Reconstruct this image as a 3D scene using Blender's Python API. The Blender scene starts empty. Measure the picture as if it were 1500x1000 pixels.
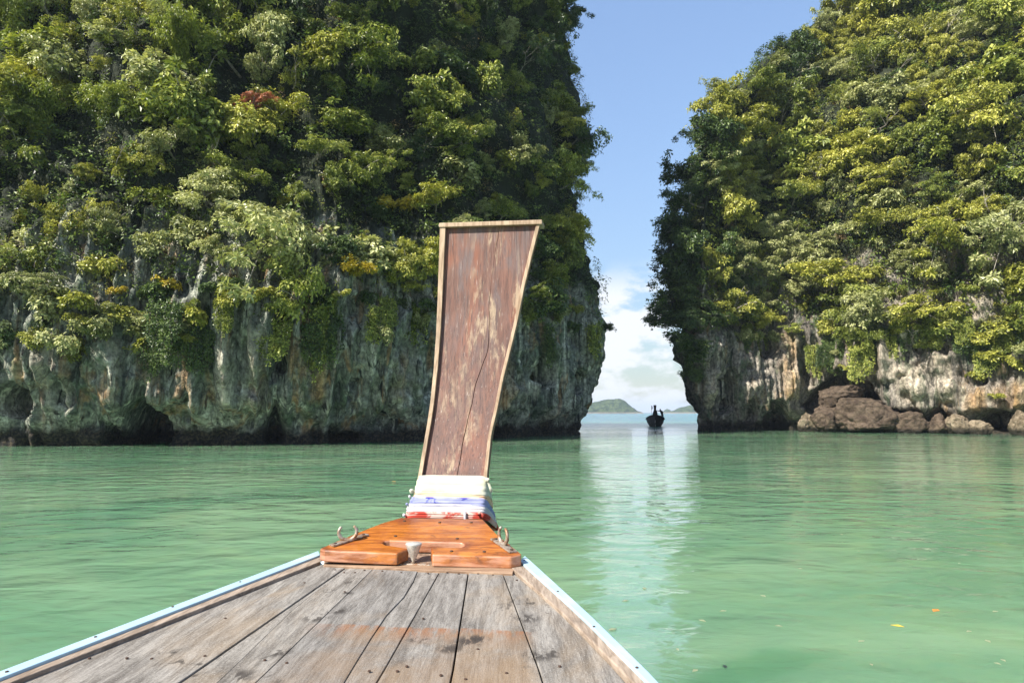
import bpy, bmesh, math, random
import numpy as np
from mathutils import Vector, Matrix
from mathutils.bvhtree import BVHTree

random.seed(7)
RNG = np.random.default_rng(7)
R = math.radians
scene = bpy.context.scene
COL = scene.collection

# ------------------------------------------------------------------ camera
CAM_H = 1.8
PITCH = math.atan(0.104)
cam = bpy.data.cameras.new('camera')
cam.sensor_width = 36.0
cam.lens = 24.0
cam.clip_start = 0.05
cam.clip_end = 20000
cam_o = bpy.data.objects.new('camera', cam)
cam_o.location = (0, 0, CAM_H)
cam_o.rotation_euler = (R(90) + PITCH, 0, 0)
COL.objects.link(cam_o)
scene.camera = cam_o

# ------------------------------------------------------------------ sky and sun
SUN_EL = R(44)
SUN_DIR_XY = Vector((-0.79, -0.61)).normalized()          # towards the sun, on plan
world = bpy.data.worlds.new('World')
scene.world = world
world.use_nodes = True
wt = world.node_tree
wt.nodes.clear()
wo = wt.nodes.new('ShaderNodeOutputWorld')
bg = wt.nodes.new('ShaderNodeBackground')
bg.inputs['Strength'].default_value = 0.11
sky = wt.nodes.new('ShaderNodeTexSky')
sky.sky_type = 'NISHITA'
sky.sun_disc = False
sky.sun_elevation = SUN_EL
sky.sun_rotation = math.atan2(SUN_DIR_XY.x, SUN_DIR_XY.y)
sky.air_density = 1.0
sky.dust_density = 1.0
sky.ozone_density = 1.0
wtc = wt.nodes.new('ShaderNodeTexCoord')
wsep = wt.nodes.new('ShaderNodeSeparateXYZ')
wt.links.new(wtc.outputs['Generated'], wsep.inputs[0])
wmap = wt.nodes.new('ShaderNodeMapping')
wmap.inputs['Scale'].default_value = (9, 9, 19)
wmap.inputs['Location'].default_value = (3.1, 1.7, 0.4)
wt.links.new(wtc.outputs['Generated'], wmap.inputs[0])
wn = wt.nodes.new('ShaderNodeTexNoise')
wn.inputs['Scale'].default_value = 1.3
wn.inputs['Detail'].default_value = 8
wn.inputs['Roughness'].default_value = 0.58
wt.links.new(wmap.outputs[0], wn.inputs['Vector'])
wr = wt.nodes.new('ShaderNodeMapRange')
wr.interpolation_type = 'SMOOTHSTEP'
wr.inputs['From Min'].default_value = 0.41
wr.inputs['From Max'].default_value = 0.55
wt.links.new(wn.outputs[0], wr.inputs['Value'])
wband = wt.nodes.new('ShaderNodeMapRange')                  # a bank of cumulus all round, low over the sea
wband.interpolation_type = 'SMOOTHSTEP'
wband.inputs['From Min'].default_value = 0.225
wband.inputs['From Max'].default_value = 0.16
wt.links.new(wsep.outputs['Z'], wband.inputs['Value'])
wmul = wt.nodes.new('ShaderNodeMath')
wmul.operation = 'MULTIPLY'
wt.links.new(wr.outputs[0], wmul.inputs[0])
wt.links.new(wband.outputs[0], wmul.inputs[1])
wmul2 = wt.nodes.new('ShaderNodeMath')
wmul2.operation = 'MULTIPLY'
wmul2.inputs[1].default_value = 0.85
wt.links.new(wmul.outputs[0], wmul2.inputs[0])
wmix = wt.nodes.new('ShaderNodeMix')
wmix.data_type = 'RGBA'
wmix.inputs['B'].default_value = (4.3, 4.35, 4.45, 1)
wt.links.new(wmul2.outputs[0], wmix.inputs['Factor'])
wbw = wt.nodes.new('ShaderNodeRGBToBW')                      # roll off the very bright horizon the same way all round
wt.links.new(sky.outputs[0], wbw.inputs[0])
wden = wt.nodes.new('ShaderNodeMath')
wden.operation = 'MULTIPLY_ADD'
wden.inputs[1].default_value = 0.45
wden.inputs[2].default_value = 1.0
wt.links.new(wbw.outputs[0], wden.inputs[0])
wfac = wt.nodes.new('ShaderNodeMath')
wfac.operation = 'DIVIDE'
wfac.inputs[0].default_value = 1.95
wt.links.new(wden.outputs[0], wfac.inputs[1])
wsc = wt.nodes.new('ShaderNodeVectorMath')
wsc.operation = 'SCALE'
wt.links.new(sky.outputs[0], wsc.inputs[0])
wt.links.new(wfac.outputs[0], wsc.inputs['Scale'])
wt.links.new(wsc.outputs[0], wmix.inputs['A'])
wt.links.new(wmix.outputs['Result'], bg.inputs['Color'])
wt.links.new(bg.outputs[0], wo.inputs[0])

sun = bpy.data.lights.new('sun', 'SUN')
sun.energy = 5.0
sun.angle = R(0.53)
sun.color = (1.0, 0.95, 0.86)
sun_o = bpy.data.objects.new('sun', sun)
to_sun = Vector((SUN_DIR_XY.x * math.cos(SUN_EL), SUN_DIR_XY.y * math.cos(SUN_EL), math.sin(SUN_EL)))
sun_o.rotation_euler = to_sun.to_track_quat('Z', 'Y').to_euler()
sun_o.location = (-30, -20, 80)
COL.objects.link(sun_o)

vs = scene.view_settings
scene.display_settings.display_device = 'sRGB'
vs.view_transform = 'Standard'
vs.look = 'None'
vs.exposure = 1.2
vs.gamma = 1.0
vs.use_curve_mapping = False
scene.cycles.max_bounces = 5
scene.cycles.diffuse_bounces = 2
scene.cycles.glossy_bounces = 3
scene.cycles.transmission_bounces = 3
scene.cycles.volume_bounces = 0
scene.cycles.use_denoising = True

# ------------------------------------------------------------------ pixels to places
CAM = np.array([0, 0, CAM_H])
FW = np.array([0, math.cos(PITCH), math.sin(PITCH)])
UP = np.array([0, -math.sin(PITCH), math.cos(PITCH)])
RT = np.array([1.0, 0, 0])
def ray(px, py):
    return RT * ((px - 750) / 1000) + UP * ((500 - py) / 1000) + FW
def on_plane(px, py, n, c):                                 # point where the pixel's ray meets n.p = c
    d = ray(px, py)
    t = (c - np.dot(n, CAM)) / np.dot(n, d)
    return CAM + d * t
def at_z(px, py, z):
    return on_plane(px, py, np.array([0, 0, 1.0]), z)
def at_y(px, py, y):
    return on_plane(px, py, np.array([0, 1.0, 0]), y)
def project(p):
    q = np.asarray(p) - CAM
    z = q @ FW
    return 750 + 1000 * (q @ RT) / z, 500 - 1000 * (q @ UP) / z

# ------------------------------------------------------------------ numpy noise
_perm = np.random.default_rng(3).permutation(256)
_perm = np.concatenate([_perm, _perm, _perm])
_grad = np.random.default_rng(4).normal(size=(256, 3))
_grad /= np.linalg.norm(_grad, axis=1)[:, None]
def perlin(x, y, z):
    xi, yi, zi = np.floor(x).astype(int), np.floor(y).astype(int), np.floor(z).astype(int)
    xf, yf, zf = x - xi, y - yi, z - zi
    u, v, w = [t * t * t * (t * (t * 6 - 15) + 10) for t in (xf, yf, zf)]
    out = 0
    for dx in (0, 1):
        for dy in (0, 1):
            for dz in (0, 1):
                h = _perm[(_perm[(_perm[(xi + dx) & 255] + yi + dy) & 255] + zi + dz) & 255]
                g = _grad[h]
                dot = g[..., 0] * (xf - dx) + g[..., 1] * (yf - dy) + g[..., 2] * (zf - dz)
                out = out + dot * (u if dx else 1 - u) * (v if dy else 1 - v) * (w if dz else 1 - w)
    return out * 1.5
def fbm(x, y, z, octaves=4, rough=0.5):
    a, s, out = 1.0, 1.0, 0
    for _ in range(octaves):
        out = out + a * perlin(x * s, y * s, z * s + 7.3 * _)
        a *= rough
        s *= 2.03
    return out
def sstep(a, b, x):
    t = np.clip((x - a) / (b - a), 0, 1)
    return t * t * (3 - 2 * t)

# ------------------------------------------------------------------ objects
def mesh_np(name, verts, faces, mat=None, smooth=False, attrs=None):
    """faces: (n,k) int array, all k-gons"""
    me = bpy.data.meshes.new(name)
    verts = np.asarray(verts, dtype=np.float32)
    faces = np.asarray(faces, dtype=np.int32)
    n, k = faces.shape
    me.vertices.add(len(verts))
    me.vertices.foreach_set('co', verts.ravel())
    me.loops.add(n * k)
    me.loops.foreach_set('vertex_index', faces.ravel())
    me.polygons.add(n)
    me.polygons.foreach_set('loop_start', np.arange(0, n * k, k, dtype=np.int32))
    me.polygons.foreach_set('use_smooth', np.full(n, smooth, dtype=bool))
    for an, av in (attrs or {}).items():
        at = me.attributes.new(an, 'FLOAT', 'POINT')
        at.data.foreach_set('value', np.asarray(av, dtype=np.float32))
    me.update(calc_edges=True)
    if mat:
        me.materials.append(mat)
    return me
def link(name, me, parent=None, loc=(0, 0, 0)):
    o = bpy.data.objects.new(name, me)
    o.location = loc
    if parent:
        o.parent = parent
    COL.objects.link(o)
    return o
def tag(o, label, cat, group=None):
    o['label'] = label
    o['category'] = cat
    if group:
        o['group'] = group
    return o
def empty(name, loc):
    o = bpy.data.objects.new(name, None)
    o.location = loc
    o.empty_display_size = 0.2
    COL.objects.link(o)
    return o
def world_part(name, bm, mat, parent, bevel=0, smooth=False, sub_loc=None):
    """bm in world coordinates -> part whose coordinates are relative to the top empty"""
    off = Vector(sub_loc) if sub_loc is not None else Vector((0, 0, 0))
    p = parent
    base = Vector((0, 0, 0))
    while p:
        base += p.location
        p = p.parent
    bmesh.ops.translate(bm, vec=-(base + off), verts=bm.verts)
    bmesh.ops.recalc_face_normals(bm, faces=bm.faces)
    me = bpy.data.meshes.new(name)
    for f in bm.faces:
        f.smooth = smooth
    bm.to_mesh(me)
    bm.free()
    me.materials.append(mat)
    o = link(name, me, parent, off)
    if bevel:
        m = o.modifiers.new('bevel', 'BEVEL')
        m.width = bevel
        m.segments = 2
        m.limit_method = 'ANGLE'
        m.angle_limit = R(35)
    return o
def prism(bm, top, bottom):
    """closed solid between two matching loops"""
    a = [bm.verts.new(Vector(p)) for p in top]
    b = [bm.verts.new(Vector(p)) for p in bottom]
    n = len(a)
    bm.faces.new(a)
    bm.faces.new(b[::-1])
    for i in range(n):
        bm.faces.new((a[i], b[i], b[(i + 1) % n], a[(i + 1) % n]))
def strip_solid(bm, left, right, thick, down=None):
    """solid board between two polylines (same count), thickness along -z or given vector"""
    down = Vector((0, 0, -thick)) if down is None else Vector(down)
    L = [bm.verts.new(Vector(p)) for p in left]
    Rr = [bm.verts.new(Vector(p)) for p in right]
    L2 = [bm.verts.new(Vector(p) + down) for p in left]
    R2 = [bm.verts.new(Vector(p) + down) for p in right]
    for i in range(len(L) - 1):
        bm.faces.new((L[i], L[i + 1], Rr[i + 1], Rr[i]))
        bm.faces.new((L2[i], R2[i], R2[i + 1], L2[i + 1]))
        bm.faces.new((L[i], L2[i], L2[i + 1], L[i + 1]))
        bm.faces.new((Rr[i], Rr[i + 1], R2[i + 1], R2[i]))
    bm.faces.new((L[0], Rr[0], R2[0], L2[0]))
    bm.faces.new((L[-1], L2[-1], R2[-1], Rr[-1]))
def tube(bm, pts, radii, seg=8, cap=True):
    pts = [Vector(p) for p in pts]
    rings = []
    prev = None
    for i, p in enumerate(pts):
        t = (pts[min(i + 1, len(pts) - 1)] - pts[max(i - 1, 0)]).normalized()
        if prev is None:
            a = t.orthogonal().normalized()
        else:
            a = (prev - t * prev.dot(t)).normalized()
        prev = a
        b = t.cross(a)
        r = radii[i] if hasattr(radii, '__len__') else radii
        rings.append([bm.verts.new(p + (a * math.cos(2 * math.pi * k / seg) + b * math.sin(2 * math.pi * k / seg)) * r) for k in range(seg)])
    for i in range(len(rings) - 1):
        for k in range(seg):
            bm.faces.new((rings[i][k], rings[i][(k + 1) % seg], rings[i + 1][(k + 1) % seg], rings[i + 1][k]))
    if cap:
        bm.faces.new(rings[0][::-1])
        bm.faces.new(rings[-1])

# ------------------------------------------------------------------ materials
class NT:
    def __init__(self, name):
        self.m = bpy.data.materials.new(name)
        self.m.use_nodes = True
        self.t = self.m.node_tree
        self.t.nodes.clear()
        self.out = self.t.nodes.new('ShaderNodeOutputMaterial')
    def n(self, typ, ins=None, **kw):
        nd = self.t.nodes.new(typ)
        for k, v in kw.items():
            setattr(nd, k, v)
        for k, v in (ins or {}).items():
            if hasattr(v, 'is_output') or isinstance(v, bpy.types.NodeSocket):
                self.t.links.new(v, nd.inputs[k])
            else:
                nd.inputs[k].default_value = v
        return nd
    def pos(self):
        return self.n('ShaderNodeNewGeometry').outputs['Position']
    def objco(self):
        return self.n('ShaderNodeTexCoord').outputs['Object']
    def mapped(self, vec, scale=(1, 1, 1), rot=(0, 0, 0), loc=(0, 0, 0)):
        return self.n('ShaderNodeMapping', {'Vector': vec, 'Scale': scale, 'Rotation': rot, 'Location': loc}).outputs[0]
    def noise(self, vec, scale, detail=4, rough=0.55, dist=0.0):
        return self.n('ShaderNodeTexNoise', {'Vector': vec, 'Scale': scale, 'Detail': detail, 'Roughness': rough, 'Distortion': dist}).outputs[0]
    def rng(self, v, a, b, c=0.0, d=1.0, smooth=True):
        return self.n('ShaderNodeMapRange', {'Value': v, 'From Min': a, 'From Max': b, 'To Min': c, 'To Max': d},
                      interpolation_type='SMOOTHSTEP' if smooth else 'LINEAR').outputs[0]
    def math(self, op, a, b=0.0, c=0.0):
        nd = self.t.nodes.new('ShaderNodeMath')
        nd.operation = op
        for i, v in enumerate((a, b, c)):
            if isinstance(v, bpy.types.NodeSocket):
                self.t.links.new(v, nd.inputs[i])
            else:
                nd.inputs[i].default_value = v
        return nd.outputs[0]
    def mix(self, f, a, b, mode='MIX'):
        nd = self.t.nodes.new('ShaderNodeMix')
        nd.data_type = 'RGBA'
        nd.blend_type = mode
        for k, v in (('Factor', f), ('A', a), ('B', b)):
            if isinstance(v, bpy.types.NodeSocket):
                self.t.links.new(v, nd.inputs[k])
            elif k == 'Factor':
                nd.inputs[k].default_value = v
            else:
                nd.inputs[k].default_value = (v[0], v[1], v[2], 1)
        return nd.outputs['Result']
    def attr(self, name):
        return self.n('ShaderNodeAttribute', attribute_name=name).outputs['Fac']
    def sep(self, v):
        return self.n('ShaderNodeSeparateXYZ', {0: v}).outputs
    def bump(self, h, dist=1.0, strength=1.0, normal=None):
        ins = {'Height': h, 'Distance': dist, 'Strength': strength}
        if normal is not None:
            ins['Normal'] = normal
        return self.n('ShaderNodeBump', ins).outputs[0]
    def principled(self, color, rough=0.6, spec=0.5, normal=None, **kw):
        ins = {'Roughness': rough, 'Specular IOR Level': spec}
        ins['Base Color'] = color if isinstance(color, bpy.types.NodeSocket) else (*color[:3], 1)
        if normal is not None:
            ins['Normal'] = normal
        ins.update(kw)
        p = self.n('ShaderNodeBsdfPrincipled', ins)
        self.t.links.new(p.outputs[0], self.out.inputs['Surface'])
        return p

def mat_rock(name, greys, ochre_amt, soil_shade_z):
    m = NT(name)
    p = m.pos()
    big = m.noise(p, 0.35, 5, 0.6)
    col = m.mix(m.rng(big, 0.35, 0.65), greys[0], greys[1])
    st = m.noise(m.mapped(p, (2.1, 2.1, 0.13)), 1.0, 7, 0.66, 0.6)           # vertical run-off streaks
    col = m.mix(m.rng(st, 0.50, 0.66), col, greys[2])
    st2 = m.noise(m.mapped(p, (2.2, 2.2, 0.16), loc=(9, 3, 1)), 1.0, 6, 0.62, 0.5)
    col = m.mix(m.rng(st2, 0.53, 0.66), col, (0.022, 0.024, 0.022))
    st3 = m.noise(m.mapped(p, (0.9, 0.9, 0.2), loc=(2, 13, 5)), 1.0, 5, 0.6, 0.5)
    col = m.mix(m.math('MULTIPLY', m.rng(st3, 0.54, 0.68), ochre_amt), col, (0.34, 0.20, 0.085))
    gr = m.noise(m.mapped(p, (1.1, 1.1, 0.25), loc=(21, 1, 9)), 1.0, 5, 0.6, 0.4)
    col = m.mix(m.math('MULTIPLY', m.rng(gr, 0.5, 0.66), 0.65), col, (0.075, 0.115, 0.06))
    col = m.mix(m.attr('pale'), col, (0.50, 0.43, 0.33))
    col = m.mix(m.attr('ochre'), col, (0.42, 0.26, 0.11))
    ck = m.n('ShaderNodeTexVoronoi', {'Vector': m.n('ShaderNodeVectorMath', {0: m.mapped(p, (1.1, 1.1, 0.22)), 1: m.n('ShaderNodeVectorMath', {0: m.n('ShaderNodeTexNoise', {'Vector': p, 'Scale': 1.2, 'Detail': 4.0}).outputs['Color'], 1: (0.9, 0.9, 0.9)}, operation='MULTIPLY').outputs[0]}, operation='ADD').outputs[0], 'Scale': 1.0}, feature='DISTANCE_TO_EDGE').outputs['Distance']
    crack = m.rng(ck, 0.05, 0.0)
    col = m.mix(m.math('MULTIPLY', crack, 0.4), col, (0.02, 0.02, 0.018))
    fine = m.noise(p, 3.5, 6, 0.7)
    col = m.mix(0.8, col, m.mix(m.rng(fine, 0.3, 0.7), (0.22, 0.22, 0.22), (1.45, 1.45, 1.45)), 'MULTIPLY')
    z = m.sep(p)[2]
    # tide mark: black algae and oysters just above the water
    zz = m.math('ADD', z, m.math('MULTIPLY', m.math('SUBTRACT', m.noise(p, 0.8, 5, 0.65), 0.5), 1.5))
    col = m.mix(m.rng(zz, 1.25, 0.6), col, m.mix(m.rng(m.noise(p, 7, 4, 0.6), .4, .7), (0.012, 0.012, 0.011), (0.07, 0.055, 0.035)))
    # leaf mould and moss where the jungle stands, darkened to stand for deep shade
    zs = m.math('ADD', z, m.math('MULTIPLY', m.math('SUBTRACT', m.noise(p, 0.3, 4, 0.6), 0.5), 9.0))
    col = m.mix(m.rng(zs, soil_shade_z, soil_shade_z + 2.5), col, (0.02, 0.026, 0.013))
    h = m.math('ADD', m.math('MULTIPLY', m.noise(m.mapped(p, (3, 3, 0.8)), 1.0, 8, 0.68), 0.25), m.math('ADD', m.math('MULTIPLY', fine, 0.10), m.math('MULTIPLY', crack, -0.05)))
    m.principled(col, 0.85, 0.25, m.bump(h, 1.0, 0.9))
    return m.m

def mat_leaf(name, dark, mid, light, trans=0.25, rough=0.38):
    m = NT(name)
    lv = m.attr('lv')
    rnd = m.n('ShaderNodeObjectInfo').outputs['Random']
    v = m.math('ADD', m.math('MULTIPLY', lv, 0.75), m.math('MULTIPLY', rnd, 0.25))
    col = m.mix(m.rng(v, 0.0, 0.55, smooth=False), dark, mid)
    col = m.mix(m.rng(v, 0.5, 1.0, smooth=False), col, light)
    pr = m.n('ShaderNodeBsdfPrincipled', {'Base Color': col, 'Roughness': rough, 'Specular IOR Level': 0.32})
    tr = m.n('ShaderNodeBsdfTranslucent', {'Color': m.mix(1.0, col, (1.1, 1.15, 0.55), 'MULTIPLY')})
    mx = m.n('ShaderNodeMixShader', {0: trans, 1: pr.outputs[0], 2: tr.outputs[0]})
    m.t.links.new(mx.outputs[0], m.out.inputs['Surface'])
    return m.m

def mat_bark(name, a, b):
    m = NT(name)
    p = m.objco()
    m.principled(m.mix(m.rng(m.noise(m.mapped(p, (4, 4, 1)), 2, 4), .35, .65), a, b), 0.85, 0.2)
    return m.m

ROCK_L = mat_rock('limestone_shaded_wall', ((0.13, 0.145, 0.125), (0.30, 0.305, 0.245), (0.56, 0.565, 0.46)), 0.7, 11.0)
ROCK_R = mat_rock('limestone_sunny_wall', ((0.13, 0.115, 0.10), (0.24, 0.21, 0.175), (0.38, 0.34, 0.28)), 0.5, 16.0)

LEAF = {  # wide dark to light spread imitates shaded and sunlit leaves
    'mid':    mat_leaf('leaf_mid_green', (0.032, 0.052, 0.010), (0.180, 0.220, 0.036), (0.56, 0.56, 0.15)),
    'yellow': mat_leaf('leaf_yellow_green', (0.054, 0.068, 0.010), (0.285, 0.292, 0.045), (0.64, 0.60, 0.15)),
    'dark':   mat_leaf('leaf_dark_green', (0.014, 0.030, 0.010), (0.055, 0.092, 0.024), (0.19, 0.25, 0.07)),
    'pale':   mat_leaf('leaf_pale_olive', (0.060, 0.076, 0.024), (0.31, 0.325, 0.125), (0.64, 0.63, 0.32)),
    'bamboo': mat_leaf('leaf_bamboo', (0.07, 0.10, 0.014), (0.27, 0.31, 0.055), (0.48, 0.49, 0.12), 0.4),
    'red':    mat_leaf('leaf_red', (0.20, 0.06, 0.03), (0.46, 0.14, 0.085), (0.66, 0.32, 0.20)),
    'gold':   mat_leaf('leaf_gold', (0.16, 0.13, 0.015), (0.40, 0.31, 0.025), (0.60, 0.46, 0.05)),
}
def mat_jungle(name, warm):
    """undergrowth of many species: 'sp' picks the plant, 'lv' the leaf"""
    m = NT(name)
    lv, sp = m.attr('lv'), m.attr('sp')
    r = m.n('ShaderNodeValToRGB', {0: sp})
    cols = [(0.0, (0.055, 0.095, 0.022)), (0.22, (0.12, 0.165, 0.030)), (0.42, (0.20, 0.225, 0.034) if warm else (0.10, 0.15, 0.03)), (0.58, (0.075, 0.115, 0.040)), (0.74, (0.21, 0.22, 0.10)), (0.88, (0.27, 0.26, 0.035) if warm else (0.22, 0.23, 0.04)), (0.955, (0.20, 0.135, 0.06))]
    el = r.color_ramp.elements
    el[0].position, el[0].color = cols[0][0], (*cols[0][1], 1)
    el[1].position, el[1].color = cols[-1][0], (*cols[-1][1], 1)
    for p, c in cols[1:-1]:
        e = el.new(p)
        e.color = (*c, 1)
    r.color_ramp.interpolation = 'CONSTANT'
    gain = m.rng(lv, 0.0, 1.0, 0.12, 1.75, False)  # colour kept low as shade behind the trees, which read as lit clumps
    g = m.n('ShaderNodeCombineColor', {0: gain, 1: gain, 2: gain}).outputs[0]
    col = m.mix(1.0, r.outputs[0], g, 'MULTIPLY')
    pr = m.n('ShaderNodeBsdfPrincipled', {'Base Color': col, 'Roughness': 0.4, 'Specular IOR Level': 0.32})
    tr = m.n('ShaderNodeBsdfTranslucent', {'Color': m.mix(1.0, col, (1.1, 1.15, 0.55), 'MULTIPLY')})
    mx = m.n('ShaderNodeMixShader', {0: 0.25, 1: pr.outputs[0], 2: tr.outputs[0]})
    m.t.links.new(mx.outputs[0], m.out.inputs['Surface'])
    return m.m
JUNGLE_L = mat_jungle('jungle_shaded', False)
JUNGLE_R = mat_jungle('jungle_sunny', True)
BARK_P = mat_bark('bark_pale', (0.15, 0.13, 0.105), (0.30, 0.27, 0.23))
BARK_D = mat_bark('bark_dark', (0.05, 0.04, 0.03), (0.12, 0.10, 0.08))

# ------------------------------------------------------------------ water
def mat_water():
    m = NT('lagoon_water')
    p = m.pos()
    cl = m.noise(m.mapped(p, (0.10, 0.16, 1)), 1.0, 4, 0.55, 0.8)           # paler drifts of suspended lime mud
    col = m.mix(m.rng(cl, 0.36, 0.66), (0.092, 0.200, 0.118), (0.168, 0.272, 0.160))
    cl2 = m.noise(m.mapped(p, (0.8, 1.3, 1)), 1.0, 3, 0.5, 1.0)
    col = m.mix(m.math('MULTIPLY', m.rng(cl2, 0.45, 0.75), 0.35), col, (0.175, 0.27, 0.13))
    y = m.sep(p)[1]
    col = m.mix(m.rng(y, 75, 160), col, (0.03, 0.14, 0.16))                # deeper bluer water out at sea
    w1 = m.noise(m.mapped(p, (0.95, 1.35, 1), rot=(0, 0, 0.18)), 1.0, 2, 0.45, 0.5)
    w2 = m.noise(m.mapped(p, (2.3, 4.2, 1), rot=(0, 0, -0.12)), 1.0, 3, 0.5, 0.5)
    w3 = m.noise(m.mapped(p, (7, 11, 1), rot=(0, 0, 0.05)), 1.0, 2, 0.5, 0.2)
    gust = m.rng(m.noise(m.mapped(p, (0.07, 0.12, 1), loc=(4, 4, 0)), 1.0, 3, 0.5), 0.35, 0.65, 0.45, 1.25)
    h = m.math('ADD', m.math('MULTIPLY', w1, 0.075), m.math('ADD', m.math('MULTIPLY', w2, 0.021), m.math('MULTIPLY', w3, 0.0012)))
    h = m.math('MULTIPLY', h, gust)
    sea = m.rng(y, 62, 105)                                                # wind-roughened sea outside the lagoon
    h = m.math('MULTIPLY', h, m.math('ADD', 1.0, m.math('MULTIPLY', sea, 3.0)))
    m.principled(col, m.math('ADD', 0.02, m.math('MULTIPLY', sea, 0.16)), 0.8, m.bump(h, 1.0, 1.0), IOR=1.333, **{'Subsurface Weight': 1.0, 'Subsurface Radius': (0.5, 1.0, 0.6), 'Subsurface Scale': 5.0}).subsurface_method = 'BURLEY'
    return m.m
WATER = mat_water()
bm = bmesh.new()
xs = [-6000, -400, -60, -15, 15, 60, 400, 6000]
ys = [-300, -20, 0, 15, 40, 90, 400, 6000]
grid = [[bm.verts.new((x, y, 0)) for x in xs] for y in ys]
for j in range(len(ys) - 1):
    for i in range(len(xs) - 1):
        bm.faces.new((grid[j][i], grid[j][i + 1], grid[j + 1][i + 1], grid[j + 1][i]))
water = world_part('water', bm, WATER, None)
water['kind'] = 'structure'

# ------------------------------------------------------------------ cliffs
def catmull(pts, per):
    """closed Catmull-Rom; per[i] = spacing on the segment after point i"""
    P = [np.array(p, float) for p in pts]
    n = len(P)
    out = []
    for i in range(n):
        p0, p1, p2, p3 = P[i - 1], P[i], P[(i + 1) % n], P[(i + 2) % n]
        k = max(2, int(np.linalg.norm(p2 - p1) / per[i]))
        for j in range(k):
            t = j / k
            out.append(0.5 * (2 * p1 + (p2 - p0) * t + (2 * p0 - 5 * p1 + 4 * p2 - p3) * t * t + (3 * p1 - p0 - 3 * p2 + p3) * t ** 3))
    return np.array(out)

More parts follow.
